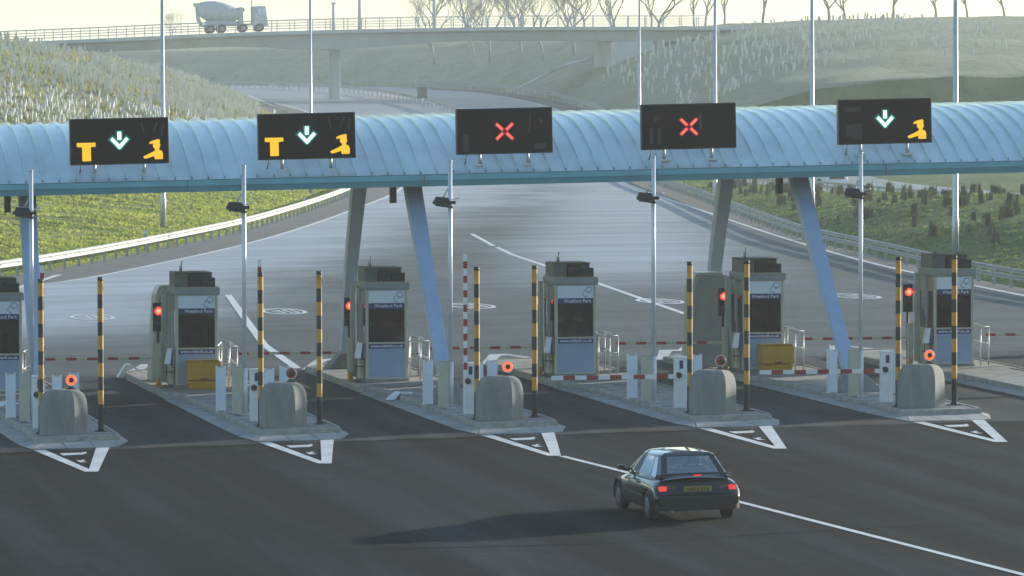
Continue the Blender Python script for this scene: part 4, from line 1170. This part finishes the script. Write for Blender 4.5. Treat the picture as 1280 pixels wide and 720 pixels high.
# ------------------------------------------------------------------ hatchback car
def bezel(p00, p10, p11, p01, u0, u1, v0, v1, off):
    """patch of a bilinear quad, pushed out by off"""
    P = [Vector(p) for p in (p00, p10, p11, p01)]
    def B(u, v): return (P[0] * (1-u) + P[1] * u) * (1-v) + (P[3] * (1-u) + P[2] * u) * v
    n = (P[1] - P[0]).cross(P[3] - P[0]).normalized() * off
    return [[tuple(B(lerp(u0, u1, i / 4), lerp(v0, v1, j / 4)) + n) for i in range(5)] for j in range(5)]
cx, cyr = 20.43, 90.75
car = thing('hatchback_car', (cx, cyr, road(cx, cyr + 1.5) + .004), 'dark green hatchback car braking on the approach with red tail lights', 'car')
car.rotation_euler = (0, -math.atan(.0155), R(.4)); car.scale = (.95, 1, .905)
def half(sec): return [(-a, z) for a, z in sec[::-1] if a > 0] + sec
secs = [  # y, list of (half width, z) from bottom centre to top centre
 (.00, [(0, .30), (.60, .30), (.74, .34), (.78, .46), (.78, .50), (.73, .56), (.0, .58)]),
 (.06, [(0, .24), (.66, .24), (.79, .29), (.825, .44), (.825, .50), (.77, .62), (.0, .66)]),
 (.14, [(0, .22), (.70, .22), (.81, .27), (.835, .44), (.835, .56), (.79, .80), (.0, .86)]),
 (.26, [(0, .20), (.72, .20), (.815, .26), (.84, .44), (.838, .62), (.785, .86), (.0, .93)]),
 (.75, [(0, .18), (.74, .18), (.82, .25), (.845, .44), (.845, .66), (.785, .88), (.0, .92)]),
 (1.6, [(0, .18), (.74, .18), (.82, .24), (.845, .44), (.845, .66), (.79, .87), (.0, .90)]),
 (2.5, [(0, .18), (.74, .18), (.82, .24), (.845, .44), (.84, .64), (.78, .85), (.0, .89)]),
 (3.0, [(0, .18), (.72, .18), (.81, .24), (.835, .43), (.825, .60), (.74, .79), (.0, .85)]),
 (3.6, [(0, .20), (.70, .20), (.79, .26), (.81, .42), (.79, .56), (.68, .70), (.0, .76)]),
 (3.95, [(0, .24), (.64, .24), (.73, .30), (.76, .42), (.73, .52), (.60, .62), (.0, .67)]),
 (4.06, [(0, .30), (.56, .30), (.64, .34), (.66, .42), (.64, .48), (.5, .54), (.0, .56)])]
rows = []
for y, sc in secs:
    ring = [(a, y, z) for a, z in sc] + [(-a, y, z) for a, z in sc[::-1][1:-1]]
    rows.append(ring)
s = MB().grid(rows, 0, True, True)
n_ = len(rows[0]); s.add(rows[0], [tuple(range(n_))]); s.add(rows[-1], [tuple(range(n_))])
body = s.build('body', M['carpaint'], car)
sub = body.modifiers.new('s', 'SUBSURF'); sub.levels = 2; sub.render_levels = 2
AX = (.78, 3.22)
cut = MB()
for wy in AX: cut.tube([(-1.2, wy, .30), (-.60, wy, .30)], .345, 28); cut.tube([(.60, wy, .30), (1.2, wy, .30)], .345, 28)
cuto = cut.build('cutter', M['trim'])
cuto.matrix_world = Matrix.Identity(4)
bo = body.modifiers.new('b', 'BOOLEAN'); bo.operation = 'DIFFERENCE'; bo.object = cuto; bo.solver = 'EXACT'
cuto.parent = car
bpy.context.view_layer.update()
dg = bpy.context.evaluated_depsgraph_get()
nm = bpy.data.meshes.new_from_object(body.evaluated_get(dg))
body.modifiers.clear(); body.data = nm
bpy.data.objects.remove(cuto)
for wy in AX:
    for sx_ in (-1, 1):
        wh = MB().tube([(sx_ * .64, wy, .29), (sx_ * .66, wy, .29), (sx_ * .80, wy, .29), (sx_ * .82, wy, .29)], [.25, .29, .29, .26], 28).build('wheel', M['tyre'], car)
        MB().tube([(sx_ * .815, wy, .29), (sx_ * .83, wy, .29)], [.18, .15], 20).build('rim', M['rim'], wh)
        s = MB(); rows2 = []
        for xx in (.61, .838):
            rows2.append([(sx_ * xx, wy + .347 * math.cos(R(a)), .30 + .347 * math.sin(R(a))) for a in range(-12, 193, 12)])
        s.grid(rows2); s.build('wheel_arch', M['trim'], car)
# greenhouse: quads between belt ring and roof ring
zb_, zr_ = .88, 1.275
RB = [(.66, .30), (.765, .75), (.775, 1.75), (.76, 2.35), (.66, 3.02)]
RT = [(.50, .86), (.565, 1.10), (.575, 1.65), (.56, 1.95), (.50, 2.12)]
def ring(P, z): return [(a, y, z) for a, y in P] + [(-a, y, z) for a, y in P[::-1]]
rb, rt = ring(RB, zb_ - .04), ring(RT, zr_)
rt2 = [(p[0] * .86, p[1] + (.08 if p[1] < 1.2 else (-.06 if p[1] > 1.9 else 0)), zr_ + .035) for p in rt]
rt3 = [(p[0] * .45, p[1] + (.12 if p[1] < 1.2 else (-.1 if p[1] > 1.9 else 0)), zr_ + .058) for p in rt]
# pillars and roof as separate strips so that the glass openings stay open
def quadat(i): n = len(rb); j = (i + 1) % n; return rb[i], rb[j], rt[j], rt[i]
pil = MB(); gl = {}
def frame(i, wins, vt=.90, vb=.10):
    q = quadat(i)
    P = [Vector(p) for p in q]
    def B(u, v): return tuple((P[0] * (1-u) + P[1] * u) * (1-v) + (P[3] * (1-u) + P[2] * u) * v)
    def patch(u0, u1, v0, v1): pil.add([B(u0, v0), B(u1, v0), B(u1, v1), B(u0, v1)], [(0, 1, 2, 3)])
    patch(0, 1, 0, vb); patch(0, 1, vt, 1)
    u = 0
    for a, b in wins:
        patch(u, a, vb, vt); u = b
    patch(u, 1, vb, vt)
    return [[B(a, vb), B(b, vb), B(b, vt), B(a, vt)] for a, b in wins]
wins = {}
for i in range(10):
    if i == 4: wins[i] = frame(i, [(.06, .94)], .93, .12)           # windscreen
    elif i == 9: wins[i] = frame(i, [(.10, .90)], .93, .13)         # tailgate glass
    elif i in (0, 8): wins[i] = frame(i, [(.45, .92)] if i == 0 else [(.08, .55)])
    elif i in (1, 7): wins[i] = frame(i, [(.06, .94)])
    elif i in (2, 6): wins[i] = frame(i, [(.08, .92)] if i == 2 else [(.08, .92)])
    elif i in (3, 5): wins[i] = frame(i, [(.06, .70)] if i == 3 else [(.30, .94)])
n10 = 10
pil.grid([rt, rt2, rt3], 0, True, True); pil.add(rt3, [tuple(range(10))])
top = pil.build('roof', M['carpaint'], car, smooth_all=True)
bm_ = bmesh.new(); bm_.from_mesh(top.data); bmesh.ops.remove_doubles(bm_, verts=bm_.verts, dist=.0008); bmesh.ops.recalc_face_normals(bm_, faces=bm_.faces); bm_.to_mesh(top.data); bm_.free()
for p_ in top.data.polygons: p_.use_smooth = True
top.data.set_sharp_from_angle(angle=R(26))
for i, names in ((9, 'rear_window'), (4, 'windscreen'), (0, 'side_window'), (1, 'side_window'), (2, 'side_window'), (3, 'side_window'), (5, 'side_window'), (6, 'side_window'), (7, 'side_window'), (8, 'side_window')):
    for q in wins[i]:
        MB().add(q, [(0, 1, 2, 3)]).build(names, M['carglass'], car)
# rear details
sp_ = MB(); rows = []
for u in [j / 12 for j in range(13)]:
    x = lerp(-.72, .72, u); lift = .035 * math.sin(math.pi * u) ** .4 if 0 < u < 1 else 0; yy = .12 + .16 * abs(2 * u - 1) ** 3
    zc = .90 + lift
    rows.append([(x, yy - .06, zc + .02), (x, yy - .04, zc + .045), (x, yy + .14, zc + .03), (x, yy + .14, zc - .005), (x, yy - .04, zc)])
sp_.grid(rows, 0, True, True); sp_.build('spoiler', M['carpaint'], car)
MB().box(-.07, .07, .045, .062, .912, .942).build('brake_light', M['taillight'], car)
for sx_ in (-1, 1):
    cl = MB().hexa([(sx_ * .42, .058, .61), (sx_ * .76, .09, .60), (sx_ * .78, .24, .60), (sx_ * .42, .1, .61), (sx_ * .42, .072, .74), (sx_ * .765, .105, .735), (sx_ * .785, .26, .735), (sx_ * .42, .12, .74)]).build('tail_cluster', M['taillight_dark'], car, bevel=.01)
    MB().hexa([(sx_ * .60, .045, .625), (sx_ * .745, .066, .62), (sx_ * .745, .08, .62), (sx_ * .60, .06, .625), (sx_ * .60, .056, .725), (sx_ * .75, .08, .72), (sx_ * .75, .095, .72), (sx_ * .60, .07, .725)]).build('tail_light', M['taillight'], cl, bevel=.008)
    MB().hexa([(sx_ * .86, 2.42, .86), (sx_ * 1.0, 2.44, .88), (sx_ * 1.0, 2.52, .88), (sx_ * .86, 2.54, .86), (sx_ * .86, 2.42, .98), (sx_ * .99, 2.44, .99), (sx_ * .99, 2.52, .98), (sx_ * .86, 2.54, .98)]).build('door_mirror', M['carpaint'], car, bevel=.02)
    MB().box(sx_ * .78 - .08, sx_ * .78 + .08, 2.46, 2.50, .86, .90).build('mirror_arm', M['trim'], car)
    MB().hexa([(sx_ * .50, 3.99, .46), (sx_ * .68, 3.93, .46), (sx_ * .66, 3.90, .46), (sx_ * .48, 3.96, .46), (sx_ * .50, 3.98, .56), (sx_ * .66, 3.90, .56), (sx_ * .64, 3.86, .56), (sx_ * .48, 3.94, .56)]).build('headlight', M['plate'], car)
    for yy in (1.36, 2.35): MB().box(sx_ * .843 - .012, sx_ * .843 + .012, yy, yy + .15, .70, .725).build('door_handle', M['trim'], car)
    MB().box(sx_ * .846 - .008, sx_ * .846 + .008, 1.05, 2.9, .45, .50).build('side_moulding', M['trim'], car)
pl = MB().box(-.26, .26, .030, .046, .60, .71).build('number_plate', M['plateyellow'], car)
s = MB()
for j, px in enumerate((-.22, -.155, -.09, -.02, .05, .115, .18)):
    s.box(px - .004, px + .012, .024, .029, .62, .69); s.box(px + .025, px + .04, .024, .029, .62, .69)
    s.box(px + .012, px + .025, .024, .029, .62 + .03 * (j % 3), .635 + .03 * (j % 3))
s.build('plate_marks', M['black'], pl)
s = MB(); s.grid([[(-.835, .14, .50), (-.80, .03, .495), (-.70, -.022, .49), (0, -.045, .49), (.70, -.022, .49), (.80, .03, .495), (.835, .14, .50)], [(-.835, .14, .535), (-.80, .03, .53), (-.70, -.022, .525), (0, -.045, .525), (.70, -.022, .525), (.80, .03, .53), (.835, .14, .535)],
        [(-.81, .16, .545), (-.77, .06, .54), (-.68, .01, .535), (0, -.01, .535), (.68, .01, .535), (.77, .06, .54), (.81, .16, .545)]], 0, True)
s.grid([[(-.835, .14, .50), (-.80, .03, .495), (-.70, -.022, .49), (0, -.045, .49), (.70, -.022, .49), (.80, .03, .495), (.835, .14, .50)], [(-.82, .15, .25), (-.78, .05, .245), (-.68, .0, .24), (0, -.02, .24), (.68, .0, .24), (.78, .05, .245), (.82, .15, .25)]], 0, True)
s.build('rear_bumper', M['trim'], car)
MB().tube([(-.5, .0, .22), (-.5, .25, .22)], .03, 8).build('exhaust', M['rim'], car)
for sx_, yy in ((-.36, 1.75), (.36, 1.75)):
    st_ = MB().box(sx_ - .22, sx_ + .22, yy, yy + .14, .4, .98).build('seat', M['seat'], car, bevel=.05)
    MB().box(sx_ - .12, sx_ + .12, yy + .01, yy + .11, 1.0, 1.15).build('headrest', M['seat'], st_, bevel=.04)
MB().box(-.62, .62, .95, 1.1, .5, .92).build('rear_seat', M['seat'], car, bevel=.04)
MB().tube([(.36, 2.50, .86), (.36, 2.53, .88)], .17, 20).build('steering_wheel', M['trim'], car)
MB().box(-.7, .7, 2.5, 2.75, .6, .86).build('dashboard', M['trim'], car, bevel=.04)

# the driver, seated on the right
dr = thing('person', (cx + .36, cyr + 1.98, road(cx, cyr) + .42), 'driver in a dark jacket seated at the wheel of the hatchback', 'person')
def skin_body(chains, radii, verts, name, m, parent, lv=2):
    me = bpy.data.meshes.new(name); me.from_pydata(verts, chains, [])
    o = bpy.data.objects.new(name, me); link(o, parent); me.materials.append(m)
    sk = o.modifiers.new('skin', 'SKIN'); 
    for v, r_ in zip(me.skin_vertices[0].data, radii): v.radius = r_
    me.skin_vertices[0].data[0].use_root = True
    sb = o.modifiers.new('sub', 'SUBSURF'); sb.levels = lv; sb.render_levels = lv
    return o
V = [(0, 0, 0), (0, -.02, .16), (0, -.04, .34), (0, -.02, .44), (0, 0, .50), (0, .01, .58), (0, .02, .66),
     (-.17, -.02, .41), (-.24, .12, .24), (-.16, .40, .38), (.17, -.02, .41), (.24, .12, .24), (.16, .40, .38), (-.1, .05, -.02), (-.12, .42, .02), (-.12, .6, -.22), (.1, .05, -.02), (.12, .42, .02), (.12, .6, -.22)]
E_ = [(0,1),(1,2),(2,3),(3,4),(4,5),(5,6),(3,7),(7,8),(8,9),(3,10),(10,11),(11,12),(0,13),(13,14),(14,15),(0,16),(16,17),(17,18)]
RR = [(.14,.11),(.14,.11),(.16,.11),(.10,.08),(.055,.055),(.075,.085),(.065,.08),(.07,.07),(.045,.045),(.03,.03),(.07,.07),(.045,.045),(.03,.03),(.09,.08),(.07,.07),(.05,.05),(.09,.08),(.07,.07),(.05,.05)]
skin_body(E_, RR, V, 'body', M['skin'], dr)
skin_body([(0,1),(1,2),(2,3),(2,4),(4,5),(5,6),(2,7),(7,8),(8,9)], [(.155,.125),(.155,.125),(.17,.12),(.07,.065),(.08,.08),(.058,.058),(.045,.045),(.08,.08),(.058,.058),(.045,.045)],
          [(0,0,.02),(0,-.02,.2),(0,-.03,.38),(0,-.01,.46),(-.17,-.02,.41),(-.24,.12,.24),(-.17,.34,.35),(.17,-.02,.41),(.24,.12,.24),(.17,.34,.35)], 'jacket', M['coat'], dr)
MB().sphere((0, -.005, .665), .098, 16, 10, 0, (.85, 1.0, .95)).build('hair', M['hair'], dr)

# ------------------------------------------------------------------ planted guards
M['tube_dark'] = blades('plant_guard_mesh', (.14, .155, .10), (.07, .085, .05), .35)
# dark guards on the mound
rnd = random.Random(3)
cam2 = Vector((0, 0, CH))
def ppx(x, y, z):
    c, s_ = math.cos(PSI), math.sin(PSI); r = c*x - s_*y; d = s_*x + c*y
    cp, sp2 = math.cos(PIT), math.sin(PIT); D = cp*d - sp2*(z-CH); u = sp2*d + cp*(z-CH)
    return 640 + 6500*r/D, 360 - 6500*u/D
gm = []
for q in range(3):
    s = MB(); w_ = (.10, .14, .22)[q]
    for tx_ in ([0], [-.09, .08], [-.17, .0, .16])[q]:
        s.tube([(tx_, rnd.uniform(-.06, .06), 0), (tx_ + rnd.uniform(-.04, .04), 0, rnd.uniform(.38, .62))], [.085, .075], 8)
    if False: s.hexa([(-w_, -.12, 0), (w_, -.12, 0), (w_, .12, 0), (-w_, .12, 0), (-w_ * .95, -.11, .62), (w_ * .97, -.11, .50), (w_ * .97, .11, .52), (-w_ * .95, .11, .5)])
    for b_ in range(int(26 * w_ / .11)):
        bx, by = rnd.uniform(-w_ * 1.1, w_ * 1.1), rnd.uniform(-.16, .16); a_ = rnd.uniform(0, 6.28); hh = rnd.uniform(.38, .80) if abs(bx) < w_ else rnd.uniform(.15, .5); q_ = .028
        s.add([(bx - q_ * math.cos(a_), by - q_ * math.sin(a_), 0), (bx + q_ * math.cos(a_), by + q_ * math.sin(a_), 0), (bx + rnd.uniform(-.1, .1), by + rnd.uniform(-.08, .08), hh)], [(0, 1, 2)])
    o = s.build('plant_guard', M['tube_dark']); gm.append(o.data); bpy.data.objects.remove(o)
rown = {0: 'low on the mound', 1: 'midway up the mound', 2: 'on the mound crest'}
cnt = 0; tries = 0
while cnt < 125 and tries < 6000:
    tries += 1
    y = rnd.uniform(196, 350); a, b = xr(y) + 2.2, xl2(y) - 3
    u = rnd.random() ** .8; x = lerp(a, b, u); z = h(x, y)
    px, py = ppx(x, y, z)
    if not (850 < px < 1290): continue
    if u * 1.05 > .62: continue
    if 1180 < px < 1210 and py > 300: continue
    q = rnd.choice((0, 0, 1, 1, 2))
    o = bpy.data.objects.new('plant_guard', gm[q]); COL.objects.link(o); o.location = (x, y, z - .05); o.rotation_euler = (rnd.uniform(-.08, .08), rnd.uniform(-.1, .1), rnd.uniform(-.5, .5)); sc_ = rnd.uniform(.75, 1.25); o.scale = (rnd.uniform(.8, 1.2), 1, sc_)
    zone = 0 if u < .22 else (1 if u < .42 else 2)
    where = 'left of the right blue leg' if px < 985 else ('left of the fifth lamp post' if px < 1075 else ('left of the thick column' if px < 1190 else 'right of the thick column'))
    tag(o, '%s dark plant guard %s, %s' % (('narrow', 'squarish', 'wide')[q], rown[zone], where), 'plant guard', 'dark plant guards on the mound'); cnt += 1
# pale tree guards on the left hill: 300 single ones nearest, the rest as one mass
s = MB().tube([(0, 0, 0), (0, 0, 1)], [.06, .055], 6); o = s.build('tree_guard', M['tube_white']); tg = o.data; bpy.data.objects.remove(o)
pts = []
tries = 0
while len(pts) < 2600 and tries < 90000:
    tries += 1
    y = rnd.uniform(345, 520); x = rnd.uniform(xl(y) - 46, xl(y) - 5); z = h(x, y)
    px, py = ppx(x, y, z)
    if px < -5 or px > 325 or py < 46 or py > 158: continue
    f_ = .5 + .5 * math.sin(x * .21 + y * .05) * math.sin(y * .09 + 1)
    if rnd.random() > (.25 + .75 * f_) * (1.0 if z < 6.5 else (.6 if z < 9 else .32)): continue
    pts.append((y, x, z))
pts.sort()
for i, (y, x, z) in enumerate(pts[:300]):
    o = bpy.data.objects.new('tree_guard', tg); COL.objects.link(o); o.location = (x, y, z - .05)
    hh = rnd.uniform(.4, .85); o.rotation_euler = (rnd.uniform(-.1, .1), rnd.uniform(-.16, .16), 0); o.scale = (rnd.uniform(.9, 1.5), 1, hh)
    px = ppx(x, y, z)[0]; zone = ('low' if z < 4 else ('midway' if z < 6.5 else 'high')) + ' on the left hill, ' + ('near the left picture edge' if px < 60 else ('left of the tall column' if px < 140 else ('just left of the tall column' if px < 204 else ('just right of the tall column' if px < 260 else 'by the hill foot')))) 
    tag(o, '%s pale upright tree guard %s' % ('tall' if hh > .62 else 'short', zone), 'tree guard', 'pale tree guards on the hill')
def guards_mass(P, name, label, sc=1):
    s = MB()
    for y, x, z in P:
        hh = rnd.uniform(.5, .95) * sc; w_ = rnd.uniform(.045, .085) * sc; tx, ty = rnd.uniform(-.12, .12), rnd.uniform(-.1, .1)
        s.hexa([(x-w_, y-w_, z-.05), (x+w_, y-w_, z-.05), (x+w_, y+w_, z-.05), (x-w_, y+w_, z-.05), (x-w_+tx, y-w_+ty, z+hh), (x+w_+tx, y-w_+ty, z+hh), (x+w_+tx, y+w_+ty, z+hh), (x-w_+tx, y+w_+ty, z+hh)])
    tag(s.build(name, M['tube_white']), label, 'tree guards', kind='stuff')
guards_mass(pts[300:], 'distant_tree_guards', 'hundreds of pale tree guards over the top of the left hill')
P2 = []; tries = 0
while len(P2) < 520 and tries < 40000:
    tries += 1
    y = rnd.uniform(470, 596); x = rnd.uniform(xr(y) + 5, xr(y) + 40); z = h(x, y); px, py = ppx(x, y, z)
    if px > 1290 or px < 690: continue
    if rnd.random() > .4 + .6 * math.sin(x * .3 + y * .07) ** 2: continue
    P2.append((y, x, z))
guards_mass(P2, 'far_bank_tree_guards', 'faint pale tree guards over the far right bank', 1.1)
# pale drainage strip up the far cutting
s = MB(); rows = []
for i in range(24):
    y = lerp(640, 600, i / 23); x0_ = xr(y) + lerp(1, 22, i / 23)
    rows.append([(x0_, y, h(x0_, y) + .08), (x0_ + 1.2, y - .6, h(x0_ + 1.2, y - .6) + .08)])
s.grid(rows); tag(s.build('drain_strip', M['bridge']), 'pale concrete drainage strip running up the far cutting', 'drain', kind='structure')

# grass tufts
def tufts(name, n, fy, fx, hgt, m, label):
    s = MB(); rr = random.Random(11)
    for i in range(n):
        y = fy(rr); x = fx(rr, y); z = h(x, y) - .05
        px, py = ppx(x, y, z)
        if px < -40 or px > 1320: continue
        for b_ in range(3):
            a = rr.uniform(0, 6.28); w_ = rr.uniform(.06, .15); hh = hgt * rr.uniform(.4, 1.2); ox, oy = rr.uniform(-.12, .12), rr.uniform(-.12, .12)
            s.add([(x + ox - w_ * math.cos(a), y + oy - w_ * math.sin(a), z), (x + ox + w_ * math.cos(a), y + oy + w_ * math.sin(a), z), (x + ox + rr.uniform(-.1, .1), y + oy + rr.uniform(-.1, .1), z + hh)], [(0, 1, 2)])
    tag(s.build(name, m), label, 'grass', kind='stuff')
tufts('grass', 40000, lambda r: r.uniform(200, 360), lambda r, y: xl(y) - .6 - r.random() ** 1.3 * 34, .14, M['tuft'], 'yellow green grass tufts on the left slope')
M['tuft2'] = blades('mound_blades', (.22, .28, .10), (.10, .15, .05), .4)
tufts('grass', 16000, lambda r: r.uniform(180, 390), lambda r, y: xr(y) + .5 + r.random() * 17, .11, M['tuft2'], 'dark green grass tufts on the planted mound')
M['tuft3'] = blades('hill_blades', (.42, .40, .20), (.22, .24, .11), .4)
tufts('dry_grass', 22000, lambda r: r.uniform(360, 540), lambda r, y: xl(y) - 2 - r.random() * 50, .4, M['tuft3'], 'dry grass tufts over the left hill')

# ------------------------------------------------------------------ bare trees beyond the bridge
def bare_tree(seed):
    rr = random.Random(seed); tr = MB(); cr = MB()
    def branch(p, d, L_, r_, dep):
        n = 3; pts = [p]
        for i in range(n):
            d = (d + Vector((rr.uniform(-.16, .16), rr.uniform(-.16, .16), rr.uniform(-.02, .12)))).normalized()
            pts.append(pts[-1] + d * L_ / n)
        (tr if dep < 2 else cr).tube(pts, [lerp(r_, r_ * .62, i / n) for i in range(n + 1)], 6 if dep < 2 else 4, caps=False)
        if dep >= 6: return
        for i in range(rr.choice((2, 3, 3)) + (1 if dep == 0 else 0)):
            q = pts[-1] if i < 2 else pts[-2]
            ax = Vector((rr.uniform(-1, 1), rr.uniform(-1, 1), rr.uniform(.05, .7))).normalized()
            branch(q, (d * .75 + ax * .75).normalized(), L_ * rr.uniform(.62, .85), r_ * .6, dep + 1)
    branch(Vector((0, 0, -.3)), Vector((0, 0, 1)), 3.0, .17, 0)
    return tr, cr
trees = []
TS = [(124.5, 722, 1.25), (127, 705, 1.1), (126.5, 690, 1.3), (127.5, 672, 1.15), (127, 655, 1.25), (128, 640, 1.2), (131, 628, 1.1), (134, 618, 1.2), (134.5, 780, 1.2), (138, 772, 1.15), (141.5, 790, .9), (146, 776, 1.1), (150, 790, 1.0), (153, 770, 1.2), (157, 785, 1.05), (161, 775, 1.15), (150, 742, 1.0), (164, 760, 1.1), (168, 742, 1.2), (108.5, 900, .8), (157, 700, 1.0), (160, 672, 1.1), (166, 660, 1.15), (172, 650, 1.2), (178, 636, 1.0), (184, 640, 1.15), (190, 625, 1.1), (196, 618, 1.2), (203, 610, 1.1), (166, 720, 1.1), (176, 690, 1.15), (186, 680, 1.1), (196, 660, 1.2)]
base = []
for sd_ in (5, 9, 14):
    tr, cr = bare_tree(sd_)
    t = thing('bare_tree', (0, 0, 0), 'x', 'tree')
    tr.build('trunk', M['bark'], t); cr.build('crown', M['bark'], t); base.append(t)
NUM = ['first', 'second', 'third', 'fourth', 'fifth', 'sixth', 'seventh', 'eighth', 'ninth', 'tenth', 'eleventh', 'twelfth', 'thirteenth', 'fourteenth', 'fifteenth', 'sixteenth', 'seventeenth', 'eighteenth', 'nineteenth', 'twentieth', 'twenty-first', 'twenty-second', 'twenty-third', 'twenty-fourth', 'twenty-fifth', 'twenty-sixth', 'twenty-seventh', 'twenty-eighth', 'twenty-ninth', 'thirtieth', 'thirty-first', 'thirty-second', 'thirty-third', 'thirty-fourth']
od = sorted([i for i in range(len(TS)) if i != 19], key=lambda i: ppx(TS[i][0], TS[i][1], 20)[0])
TL = [None] * len(TS)
for n_, i in enumerate(od): TL[i] = '%s bare winter tree from the left in the hazy wood behind the bridge' % NUM[n_]
TL[19] = 'faint lone bare tree beyond the lorry on the bridge'
for i, (x, y, sc_) in enumerate(TS):
    z = h(x, y) if not (y > 640 and x < 118) else h(x, y)
    lab = TL[i]
    if i < 3: t = base[i]; t.location = (x, y, z); t['label'] = lab; t['group'] = 'bare trees beyond the bridge'
    else: t = clone(base[i % 3], (x, y, z), lab, 'bare trees beyond the bridge')
    t.scale = (sc_ * 1.15, sc_, sc_ * rnd.uniform(.85, 1.1)); t.rotation_euler = (0, 0, rnd.uniform(0, 6))
